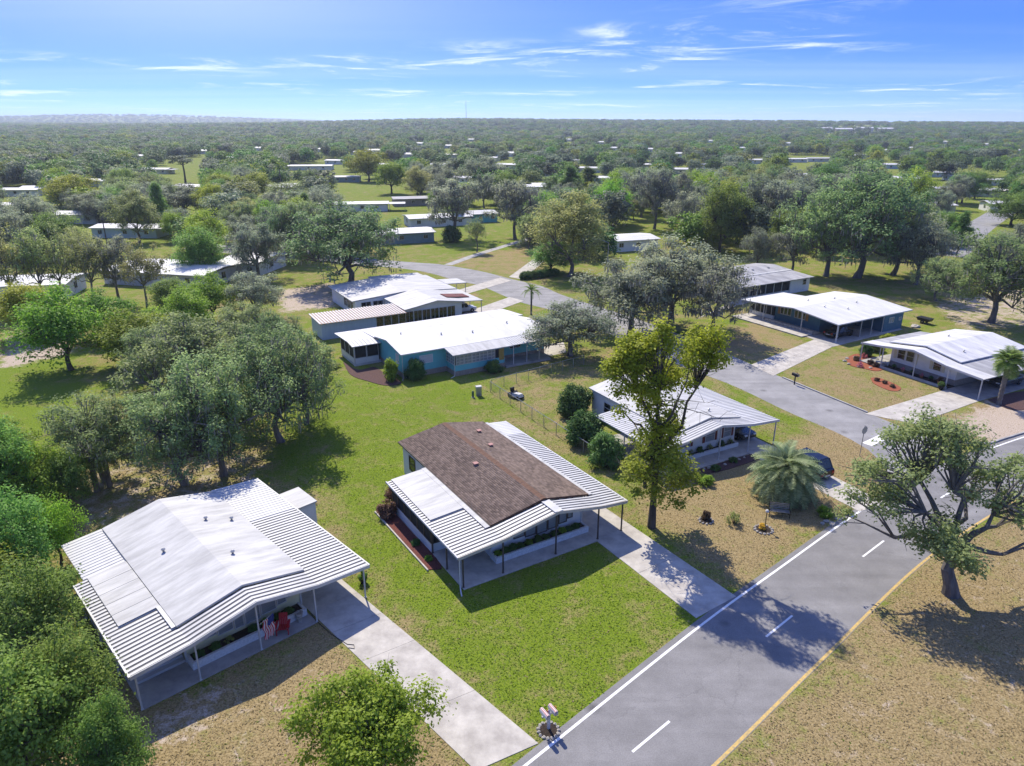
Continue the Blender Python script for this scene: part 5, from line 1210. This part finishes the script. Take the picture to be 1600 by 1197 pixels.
tag(inst('white_boulder', STONES[1], None, G(1339,778), (0, 0, .5), (.55, .4, .45)), 'flat pale boulder on the verge beside the short driveway', 'boulder')
tag(inst('white_boulder', STONES[2], None, G(1430,511), (0, 0, .5), (.8, .6, .45)), 'white boulder on the lawn behind the blue house', 'boulder')
for k, (x, y, s_) in enumerate(((1292,815,.28),(1300,819,.34),(1309,812,.25),(1285,818,.22))):
    tag(inst('verge_rock', STONES[k], None, G(x, y), (0, 0, k*1.3), (s_, s_*.7, s_*.6)), 'grey rock at the road end of the short driveway', 'rock', 'rocks at the driveway mouth')
for k in range(11):
    a = k/11*6.283; c = G(1352,567); tag(inst('bed_stone', STONES[k % 4], None, c + Vector((2.4*math.cos(a), 2.1*math.sin(a), .02)), (0, 0, a), (.26, .2, .22)), 'pale stone edging the orange mulch bed', 'stone', 'orange bed edging stones')
for k, (x, y) in enumerate(((1338,563),(1350,559),(1360,569),(1344,573),(1368,573))): bush('flower_clump', 'low pinkish clump in the orange mulch bed', G(x, y, .04), .5, .6, 'pink' if k % 2 else 'wine', 'clumps in the orange bed', 'plant')
for k, (x, y) in enumerate(((1370,595),(1382,599),(1394,605))): bush('flower_clump', 'low clump in the oval orange bed', G(x, y, .04), .38, .4, 'wine', 'clumps in the oval bed', 'plant')
def pot(label, loc, rad, h_, m, plant='bright', group=None):
    t = thing('plant_pot', label, 'plant pot', loc, 0, group); MB().lathe([(rad*.65, 0), (rad, h_*.85), (rad*1.1, h_*.87), (rad*1.1, h_), (rad*.85, h_), (rad*.8, h_*.85)], 14).build('pot', m, t)
    if plant: inst('plant', BUSH[plant], t, (0, 0, h_*.75), sc=(rad*1.5, rad*1.5, h_*1.3))
    return t
M_terra = mat('terracotta', (.42, .16, .07), .8, .15, 6)
pot('black pot with bushy plant beside the outer carport post', F1(13.75, 1.5), .26, .4, M_dark); pot('black pot with leafy plant further along the carport edge', F1(13.7, 4.6), .24, .38, M_dark)
pot('grey stone urn on the porch planter edge', F1(8.9, .78, .05), .22, .62, M_stone, None)
for k, u in enumerate((1.2, 2.4, 3.6, 4.8, 5.9)): pot('small pot in the bed under the corner bungalow windows', F7(u, -1.1, .12), .2, .28, M_terra if k % 2 else M_dark, 'pink' if k % 2 else 'dark', 'corner bungalow bed pots')
pot('orange pot beside the corner bungalow carport', F7(7.3, -1.5, .12), .3, .45, M_terra, 'wine'); pot('dark pot standing on the driveway edge of the corner bungalow', F7(8.1, -2.5), .3, .45, M_dark, 'dark')

# ------------------------------------------------------------------ things in the yards
def mailbox_part(t, x, y, z, m, rz=0, s=1.0):
    o = MB().prism_y([(-.09*s, 0), (.09*s, 0), (.09*s, .13*s), (.065*s, .185*s), (0, .21*s), (-.065*s, .185*s), (-.09*s, .13*s)][::-1], -.26*s, .26*s).build('mailbox', m, t, (x, y, z)); o.rotation_euler.z = rz
    MB().box(-.075*s, .075*s, -.285*s, -.262*s, .01, .14*s).build('door', M_galv, o); MB().box(.095*s, .11*s, -.1*s, -.06*s, .05*s, .22*s).box(.095*s, .11*s, -.1*s, .03*s, .19*s, .235*s).build('signal_flag', M_red, o); return o
M_strp = bpy.data.materials.new('red_white_stripes'); M_strp.use_nodes = True
def stripes(m, axis, freq, c1, c2, rough=.6):
    n = m.node_tree.nodes; l = m.node_tree.links; tcn = n.new('ShaderNodeTexCoord'); sp_ = n.new('ShaderNodeSeparateXYZ'); l.new(tcn.outputs['Object'], sp_.inputs[0])
    a = n.new('ShaderNodeMath'); a.operation = 'MULTIPLY'; a.inputs[1].default_value = freq; l.new(sp_.outputs[axis], a.inputs[0]); f = n.new('ShaderNodeMath'); f.operation = 'FRACT'; l.new(a.outputs[0], f.inputs[0])
    g = n.new('ShaderNodeMath'); g.operation = 'GREATER_THAN'; g.inputs[1].default_value = .5; l.new(f.outputs[0], g.inputs[0]); x = n.new('ShaderNodeMix'); x.data_type = 'RGBA'; l.new(g.outputs[0], x.inputs[0]); x.inputs[6].default_value = (*c1, 1); x.inputs[7].default_value = (*c2, 1)
    l.new(x.outputs[2], n['Principled BSDF'].inputs['Base Color']); n['Principled BSDF'].inputs['Roughness'].default_value = rough
stripes(M_strp, 0, 14, (.38, .06, .06), (.62, .60, .58))
t = thing('twin_mailbox', 'white post with two striped mailboxes in a stone ring by the road', 'mailbox', G(857,1140), F2.rz)
MB().box(-.06, .06, -.06, .06, -.1, 1.15).box(-.4, .4, -.05, .05, .95, 1.03).build('post', M_white, t); mailbox_part(t, -.24, 0, 1.03, M_strp, .0, 1.15); mailbox_part(t, .24, 0, 1.03, M_strp, .0, 1.15); MB().lathe([(.085, 1.15), (.02, 1.24)], 4).build('post_cap', M_white, t)
t = thing('black_mailbox', 'black mailbox on a dark post at the side street kerb', 'mailbox', G(1241,601), R(30)); MB().box(-.05, .05, -.05, .05, -.1, 1.05).box(-.04, .04, -.3, .2, .98, 1.05).build('post', M_dark, t); mailbox_part(t, 0, 0, 1.05, M_dark, 0, 1.6)
t = thing('stop_sign', 'grey-backed octagonal stop sign on a thin post by the white stop bar', 'sign', G(1343,713), R(28))
MB().tube([(0, 0, -.1), (0, 0, 3.0)], [.035, .035], 6).build('post', M_galv, t); oc = [(.38*math.cos(R(22.5 + 45*k)), 2.55 + .38*math.sin(R(22.5 + 45*k))) for k in range(8)]
MB().prism_y(oc[::-1], -.045, -.037).build('sign_plate', M_galv, t); MB().prism_y([(x*.98, 2.55 + (z - 2.55)*.98) for x, z in oc][::-1], -.0365, -.034).build('sign_face', M_red, t)
t = thing('adirondack_chair', 'red slatted garden chair on the cream bungalow porch', 'chair', F1(7.75, .55, .05), F1.rz + R(-35))
for k in range(5): MB().box(-.25 + k*.1, -.16 + k*.1, -.25, .28, .34, .365).build('seat_slat', M_red, t)
for k in range(5): MB().hexa([(-.25+k*.1,.26,.33),(-.16+k*.1,.26,.33),(-.16+k*.1,.285,.33),(-.25+k*.1,.285,.33)], [(-.25+k*.1,.50,.98 - .03*abs(k-2)),(-.16+k*.1,.50,.98 - .03*abs(k-2)),(-.16+k*.1,.525,.98),(-.25+k*.1,.525,.98)]).build('back_slat', M_red, t)
for s_ in (-1, 1):
    MB().box(s_*.34-.07, s_*.34+.07, -.35, .38, .56, .585).build('armrest', M_red, t); MB().box(s_*.33-.02, s_*.33+.02, -.32, -.22, 0, .56).build('leg', M_red, t); MB().hexa([(s_*.28-.02,.45,0),(s_*.28+.02,.45,0),(s_*.28+.02,.55,0),(s_*.28-.02,.55,0)], [(s_*.28-.02,-.28,.30),(s_*.28+.02,-.28,.30),(s_*.28+.02,-.26,.38),(s_*.28-.02,-.26,.38)]).build('leg', M_red, t)
# flag hanging from a staff on the middle porch post
t = thing('porch_flag', 'red and white striped flag with blue canton hanging from the porch post', 'flag', F1(6.35, -.02, 0), F1.rz)
MB().tube([(-.10, .0, 1.75), (.55, -.35, 2.35)], [.014, .012], 6).build('staff', M_white, t)
def flag_cloth():
    nu_, nv_ = 14, 13; V = []; Q = []; mi = []
    for j in range(nv_ + 1):
        for i in range(nu_ + 1): V.append((.05 + .52*j/nv_ + .04*math.sin(i*.8), -.05 - .33*j/nv_ + .05*math.sin(j*1.1 + i*.35), 1.88 + .5*j/nv_ - 1.15*i/nu_ - .22*abs(math.sin(j*.5))*i/nu_))
    for j in range(nv_):
        for i in range(nu_): Q.append((j*(nu_+1)+i, j*(nu_+1)+i+1, (j+1)*(nu_+1)+i+1, (j+1)*(nu_+1)+i)); mi.append(2 if (i < 6 and j >= 6) else j % 2)
    me = bpy.data.meshes.new('cloth'); me.from_pydata(V, [], Q)
    for m in (mat('flag_red', (.52, .03, .05), .8, .05, 3), mat('flag_white', (.75, .74, .72), .8, .05, 3), mat('flag_blue', (.04, .06, .22), .8, .1, 3)): me.materials.append(m)
    me.polygons.foreach_set('material_index', mi); me.update(); return me
cl_ = inst('cloth', flag_cloth(), t)
sh = thing('garden_shed', 'small white shed with flat roof behind the cream bungalow carport', 'shed', F1(14.3, 11.0), F1.rz); MB().box(-.75, .75, -1.3, 1.3, 0, 2.0).build('wall', M_wallw, sh); MB().hexa([(-.85,-1.4,2.0),(.85,-1.4,2.0),(.85,1.4,2.0),(-.85,1.4,2.0)], [(-.85,-1.4,2.07),(.85,-1.4,2.12),(.85,1.4,2.16),(-.85,1.4,2.1)]).build('roof', M_memb, sh); MB().box(.751, .775, -.5, .5, .05, 1.85).build('door', M_palegrey, sh)
hz_ = tag(MB().tube([F1(9.75,1.0,.05), F1(9.62,.2,.06), F1(9.68,-1.5,.05), F1(9.9,-2.9,.05), F1(10.15,-3.2,.05), F1(10.0,-3.5,.05), F1(9.8,-3.2,.05)], [.02]*7, 5).build('garden_hose', M_dark), 'dark garden hose lying along the long pale driveway edge', 'hose')
# service boxes, mower, bench, cart
t = thing('utility_pedestal', 'grey utility pedestal on the lawn beside the chain-link fence corner', 'utility box', G(748,618), R(20)); MB().box(-.28, .28, -.2, .2, 0, .95).build('cabinet', M_galv, t); MB().box(-.32, .32, -.24, .24, .95, 1.1).build('lid', M_white, t)
t = thing('utility_marker', 'short green service post next to the grey pedestal', 'utility box', G(739,621), 0); MB().lathe([(.12, 0), (.12, .6), (.14, .6), (.06, .75)], 10).build('post', mat('service_green', (.06, .13, .08), .6, .1, 4), t); MB().lathe([(.18, -.02), (.18, .05)], 10).build('base', M_conc, t)
def wheel(t, x, y, z, rad, w_, ax='x'):
    o = MB().lathe([(rad*.55, -w_/2), (rad*.95, -w_/2), (rad, -w_*.3), (rad, w_*.3), (rad*.95, w_/2), (rad*.55, w_/2)], 18).build('wheel', M_tyre, t, (x, y, z)); o.rotation_euler = (0, math.pi/2, 0) if ax == 'x' else (math.pi/2, 0, 0)
    MB().lathe([(rad*.2, -w_*.52), (rad*.54, -w_*.45), (rad*.54, w_*.45), (rad*.2, w_*.52)], 12).build('rim', M_galv, o); return o
t = thing('riding_mower', 'small white and black riding mower on the lawn inside the chain-link fence', 'lawn mower', G(806,621), R(40))
MB().hexa([(-.35,-.9,.25),(.35,-.9,.25),(.35,.7,.25),(-.35,.7,.25)], [(-.25,-.8,.62),(.25,-.8,.62),(.3,.6,.48),(-.3,.6,.48)]).build('hood', M_white, t); MB().box(-.25, .25, .15, .6, .48, .62).box(-.25, .25, .55, .68, .62, 1.0).build('seat', M_dark, t); MB().box(-.6, .6, -.35, .35, .12, .25).build('mowing_deck', M_dark, t); MB().tube([(0, -.35, .6), (0, -.1, .95)], [.02, .02], 6).build('steering_column', M_dark, t)
for x, y, r_ in ((-.4, -.65, .2), (.4, -.65, .2), (-.45, .5, .28), (.45, .5, .28)): wheel(t, x, y, r_, r_, .18)
t = thing('glider_bench', 'metal glider bench with pale slats under the feather palm', 'bench', G(1217,806), R(-14))
for k in range(5): MB().box(-.7, .7, -.22 + k*.1, -.15 + k*.1, .42, .44).build('seat_slat', M_galv, t)
for k in range(4): MB().box(-.7, .7, .28 + k*.02, .30 + k*.02, .5 + k*.12, .57 + k*.12).build('back_slat', M_galv, t)
for s_ in (-1, 1): MB().tube([(s_*.72, -.25, 0), (s_*.72, -.25, .65), (s_*.72, .35, .65), (s_*.72, .38, 1.0)], [.025]*4, 6).tube([(s_*.72, .35, 0), (s_*.72, .35, .65)], [.025]*2, 6).build('side_frame', M_dark, t)
t = thing('garden_post', 'thin post with round top in the yellow flower ring', 'garden post', G(1195,826), 0); MB().tube([(0, 0, 0), (0, 0, 1.35)], [.03, .03], 6).build('post', M_dark, t); MB().lathe([(.02, 1.33), (.12, 1.38), (.14, 1.46), (.08, 1.56), (.01, 1.58)], 10).build('knob', M_white, t)  # plain thin post with a round knob on top
t = thing('garden_cart', 'dark garden cart on the lawn behind the blue house', 'cart', G(1444,505), R(30)); MB().hexa([(-.5,-.8,.4),(.5,-.8,.4),(.5,.8,.4),(-.5,.8,.4)], [(-.65,-1,.85),(.65,-1,.85),(.65,1,.85),(-.65,1,.85)]).build('tub', M_dark, t); wheel(t, -.6, 0, .3, .3, .12); wheel(t, .6, 0, .3, .3, .12); MB().tube([(0, .9, .5), (0, 1.8, .7)], [.03, .03], 6).build('handle', M_dark, t)
t = thing('white_bench', 'small white garden bench beside the orange mulch bed', 'bench', G(1378,571), R(-28)); MB().box(-.75, .75, -.22, .22, .40, .46).build('seat', M_white, t)
for s_ in (-1, 1): MB().box(s_*.6-.08, s_*.6+.08, -.2, .2, 0, .40).build('leg', M_white, t)
def fence(label, a, b, n, h_=1.2):
    t = thing('chain_link_fence', label, 'fence', a, math.atan2((b - a).y, (b - a).x)); L = (b - a).length
    pm_ = MB().tube([(0, 0, -.1), (0, 0, h_ + .06)], [.035, .035], 6).mesh('fence_post', M_galv)
    for k in range(n + 1): inst('fence_post', pm_, t, (L*k/n, 0, 0))
    MB().tube([(0, 0, h_), (L, 0, h_)], [.024, .024], 6).build('top_rail', M_galv, t)
    V = []; Q = []; st = .16; k = 0; x = -h_
    while x < L:
        for s_ in (0, 1):
            x0, x1 = (x, x + h_) if s_ == 0 else (x + h_, x); z0, z1 = .03, h_
            def cut(xa, za, xb, zb):
                if xa < 0: za += (zb - za)*(0 - xa)/(xb - xa); xa = 0
                if xa > L: za += (zb - za)*(L - xa)/(xb - xa); xa = L
                return xa, za
            a_ = cut(x0, z0, x1, z1); b_ = cut(x1, z1, x0, z0); c = len(V); w2 = .005
            V += [(a_[0]-w2, 0, a_[1]), (a_[0]+w2, 0, a_[1]), (b_[0]+w2, .002*s_, b_[1]), (b_[0]-w2, .002*s_, b_[1])]; Q.append((c, c+1, c+2, c+3))
        x += st
    o = link(bpy.data.objects.new('wire_mesh', np_mesh('wire_mesh', np.array(V), np.array(Q), M_galv)), t); o['kind'] = 'stuff'; return t
fence('chain-link fence running from the lawn corner to the round dark shrubs', G(766,612), G(934,722), 9); fence('chain-link fence along the back of the turquoise house lawn', G(768,609), G(912,570), 8)

# ------------------------------------------------------------------ cars
def car(label, loc, rz, paint, kind='sedan', L=4.6, W=1.8, Hh=1.45):
    t = thing('parked_car', label, 'car', loc, rz); hl = L/2; hw = W/2
    if kind == 'sedan': cab = [(-.95, .0), (-.62, 1), (.42, 1), (1.05, .0)]; bonnet, boot = .86, .92
    else: cab = [(-.95, .0), (-.55, 1), (1.75, 1), (2.05, .0)]; bonnet, boot = 1.0, 1.02
    sect = [(-hl, .38, .62, .86), (-hl+.12, .25, .74, .95), (-hl*.55, .24, bonnet - .03, 1), (-1.0, .24, bonnet, 1), (1.1, .24, boot, 1), (hl-.35, .25, boot, .98), (hl-.05, .32, boot - .08, .92), (hl, .4, .66, .86)]
    b = MB(); n = 8
    for y, z0, z1, k in sect:
        w_ = hw*k; b.v += [(-w_*.92, y, z0), (w_*.92, y, z0), (w_, y, z0 + .12), (w_, y, z1 - .16), (w_*.92, y, z1), (-w_*.92, y, z1), (-w_, y, z1 - .16), (-w_, y, z0 + .12)]
    for i in range(len(sect) - 1):
        for j in range(n): b.f.append((i*n + j, i*n + (j+1) % n, (i+1)*n + (j+1) % n, (i+1)*n + j))
    b.f += [tuple(range(n-1, -1, -1)), tuple((len(sect)-1)*n + j for j in range(n))]
    b.build('body', paint, t)
    zb = bonnet - .03; (y0, _), (y1, _), (y2, _), (y3, _) = cab
    B = [(-hw*.92, y0, zb), (hw*.92, y0, zb), (hw*.92, y3, zb), (-hw*.92, y3, zb)]; T = [(-hw*.72, y1, Hh), (hw*.72, y1, Hh), (hw*.72, y2, Hh), (-hw*.72, y2, Hh)]
    MB().hexa(B, T).build('windows', M_glass, t)
    def lerp(a, b_, k): return tuple(a[i] + (b_[i] - a[i])*k for i in range(3))
    e = .012; MB().hexa([(x*1.01, y, Hh - .02) for x, y, _ in T], [(x*.94, y + (.06 if i < 2 else -.06), Hh + .05) for i, (x, y, _) in enumerate(T)]).build('roof', paint, t)
    pl = MB()
    for i in range(4): pl.tube([(B[i][0]*1.005, B[i][1], B[i][2]), (T[i][0]*1.02, T[i][1], T[i][2] + .01)], [.045, .04], 5)
    for s_ in (-1, 1): ym = (y1 + y2)/2; pl.tube([(s_*hw*.925, ym, zb), (s_*hw*.735, ym, Hh)], [.04, .035], 5)
    pl.build('pillars', paint, t)
    for x in (-hw + .06, hw - .06):
        for y in (-hl*.62, hl*.60): wheel(t, x, y, .33, .33, .22)
    for s_ in (-1, 1): MB().box(s_*hw*.62 - .17, s_*hw*.62 + .17, -hl - .012, -hl + .1, .58, .72).build('headlight', M_lampw, t); MB().box(s_*hw*.66 - .13, s_*hw*.66 + .13, hl - .1, hl + .012, .62, .84).build('tail_light', M_lampr, t)
    for s_ in (-1, 1): MB().box(s_*(hw + .02) - .07, s_*(hw + .02) + .07, -.72, -.6, .9, 1.02).build('wing_mirror', paint, t)
    MB().box(-.3, .3, hl + .003, hl + .014, .48, .58).build('number_plate', M_white, t); return t
car('black sport utility vehicle on the driveway beside the feather palm', F3(8.8, -4.5, .03), F3.rz + math.pi, M_blk, 'suv', 4.7, 1.9, 1.75)
bpy.context.view_layer.update()
car('dark car under the ribbed carport of the white bungalow', F3(9.2, 4.2, .05), F3.rz, M_grcar); car('silver car under the white carport of the rambling house', F5(3.4, 3.4, .03), F5.rz + math.pi/2, M_silver)
car('dark car in the corner carport of the blue house', F6(2.4, 1.0, .03), F6.rz + math.pi, M_blk); car('dark car deep in the corner bungalow carport', F7(10.2, 5.5, .03), F7.rz, M_grcar)
car('white car on the lawn edge by the long low white house', G(716,337), R(10), M_white)

# ------------------------------------------------------------------ poles and the far mast
t = thing('utility_pole', 'dark wooden utility pole before the pale blue-grey carport house', 'pole', G(168,385), .5); hp = height_to((168,385), 338); MB().tube([(0, 0, -.2), (0, 0, hp)], [.15, .11], 8).build('pole', M_bark, t); MB().box(-1.1, 1.1, -.06, .06, hp - .7, hp - .58).build('crossarm', M_bark, t)
t = thing('street_lamp', 'street lamp with long pale arm over the side street behind the olive maple', 'street lamp', G(948,440), R(150)); MB().tube([(0, 0, -.2), (0, 0, 7.3)], [.10, .07], 8).build('pole', M_galv, t); MB().tube([(0, 0, 7.2), (1.2, 0, 7.6), (2.6, 0, 7.7)], [.05, .045, .04], 6).build('arm', M_galv, t); MB().box(2.4, 3.1, -.13, .13, 7.62, 7.75).build('lamp_head', M_white, t)
mx_ = (733 - 800)/FPX * 2450 / 1.0; t = thing('radio_mast', 'thin lattice radio mast on the horizon', 'mast', (mx_, 2450, float(terrain(np.array(mx_), np.array(2450.)))), 0)
MB().tube([(-.5, -.3, 0), (-.4, -.3, 68)], [.3, .25], 4).tube([(.5, -.3, 0), (.4, -.3, 68)], [.3, .25], 4).tube([(0, .55, 0), (0, .45, 68)], [.3, .25], 4).build('mast_legs', M_galv, t)
lt = MB()
for k in range(34): lt.tube([(-.45, -.3, k*2.), (.45, -.3, k*2. + 2)], [.12, .12], 3).tube([(.45, -.3, k*2.), (0, .5, k*2. + 2)], [.12, .12], 3)
lt.build('lattice', M_galv, t)

# ------------------------------------------------------------------ grass blades on the near lawns
r = np.random.default_rng(5)
n = 420000; gxp = r.uniform(-36, 60, n); gyp = 22 + 78*r.random(n)**1.5
fw = gyp*CP + CH*SP; uu = 800 + FPX*gxp/fw; keep = (uu > -20) & (uu < 1620) & (r.random(n) < 1 - np.clip((gyp - 55)/42, 0, 1))
def cutp(pts, grow=None):
    global keep
    keep &= ~in_poly([(p[0], p[1]) for p in pts], gxp, gyp)
cutp([F1(-.2,-.05), F1(9.65,-.05), F1(9.65,-15), F1(12.95,-15.2), F1(12.95,15.1), F1(-.2,15)]); cutp([F2(-.1,-.2), F2(10.5,-.2), F2(10.5,-9.9), F2(14.25,-9.7), F2(13.95,16.6), F2(3,16.9), F2(-1.2,12), F2(-1.2,3)])
cutp([F3(-3.3,.0), F3(6.8,0), F3(6.8,-11.6), F3(10,-11.7), F3(10.8,12), F3(-.5,14.8), F3(-3.3,9.2)]); cutp([F7(0,-2.1), F7(8.3,-2.1), F7(9.1,-16), F7(13.4,-13), F7(12.3,12), F7(0,12)])
cutp([(p.x, p.y) for p in offset(wl, .46)] + [(p.x, p.y) for p in reversed(offset(yl, -.26))]); cutp([(p.x, p.y) for p in ne] + [(p.x, p.y) for p in reversed(fe)])
gxp, gyp = gxp[keep], gyp[keep]
ix = np.clip(np.searchsorted(gx, gxp), 0, nx-1); iy = np.clip(np.searchsorted(gy, gyp), 0, ny-1); lu_ = lush[iy, ix]; sa_ = sand[iy, ix]
ok_ = r.random(len(gxp)) > sa_*1.1; gxp, gyp, lu_ = gxp[ok_], gyp[ok_], lu_[ok_]
isg = r.random(len(gxp)) < np.clip((lu_ - .12)*1.25, 0.03, .97)
def tufts(name, x, y, m, label):
    k = len(x); a = r.uniform(0, 6.28, k); hh = r.uniform(.02, .055, k); wd = r.uniform(.02, .05, k); lean = r.normal(size=(k, 2))*.045
    c, s_ = np.cos(a)*wd, np.sin(a)*wd; z0 = np.zeros(k)
    V = np.stack([np.stack([x - c, y - s_, z0], 1), np.stack([x + c, y + s_, z0], 1), np.stack([x + lean[:, 0] + c*.25, y + lean[:, 1] + s_*.25, hh], 1), np.stack([x + lean[:, 0]*1.6 - c*.6, y + lean[:, 1]*1.6 - s_*.6, hh*.8], 1)], 1).reshape(-1, 3)
    o = link(bpy.data.objects.new(name, np_mesh(name, V, np.arange(4*k).reshape(k, 4), m, dict(tint=np.repeat(r.random(k), 4))))); o['kind'] = 'stuff'; tag(o, label, 'grass'); return o
tufts('green_grass', gxp[isg], gyp[isg], leaf_mat('grass_blades', (.085, .150, .010), (.210, .300, .020), .45, 0), 'short green grass blades covering the lawns')
tufts('dry_grass', gxp[~isg], gyp[~isg], leaf_mat('dry_grass_blades', (.250, .190, .085), (.420, .340, .175), .4, 0), 'dry tan grass on the parched lawns and verges')
print('tufts', len(gxp))

# ------------------------------------------------------------------ haze in the air
HZ = MB().box(-9500, 9500, -400, 10200, -3, 125).build('haze', None); HZ['kind'] = 'stuff'
hm = bpy.data.materials.new('haze'); hm.use_nodes = True; t_ = hm.node_tree; t_.nodes.clear()
pv = t_.nodes.new('ShaderNodeVolumePrincipled'); pv.inputs['Color'].default_value = (.74, .85, 1.0, 1); pv.inputs['Density'].default_value = .00015; pv.inputs['Anisotropy'].default_value = .25
ou = t_.nodes.new('ShaderNodeOutputMaterial'); t_.links.new(pv.outputs[0], ou.inputs['Volume']); HZ.data.materials.append(hm)
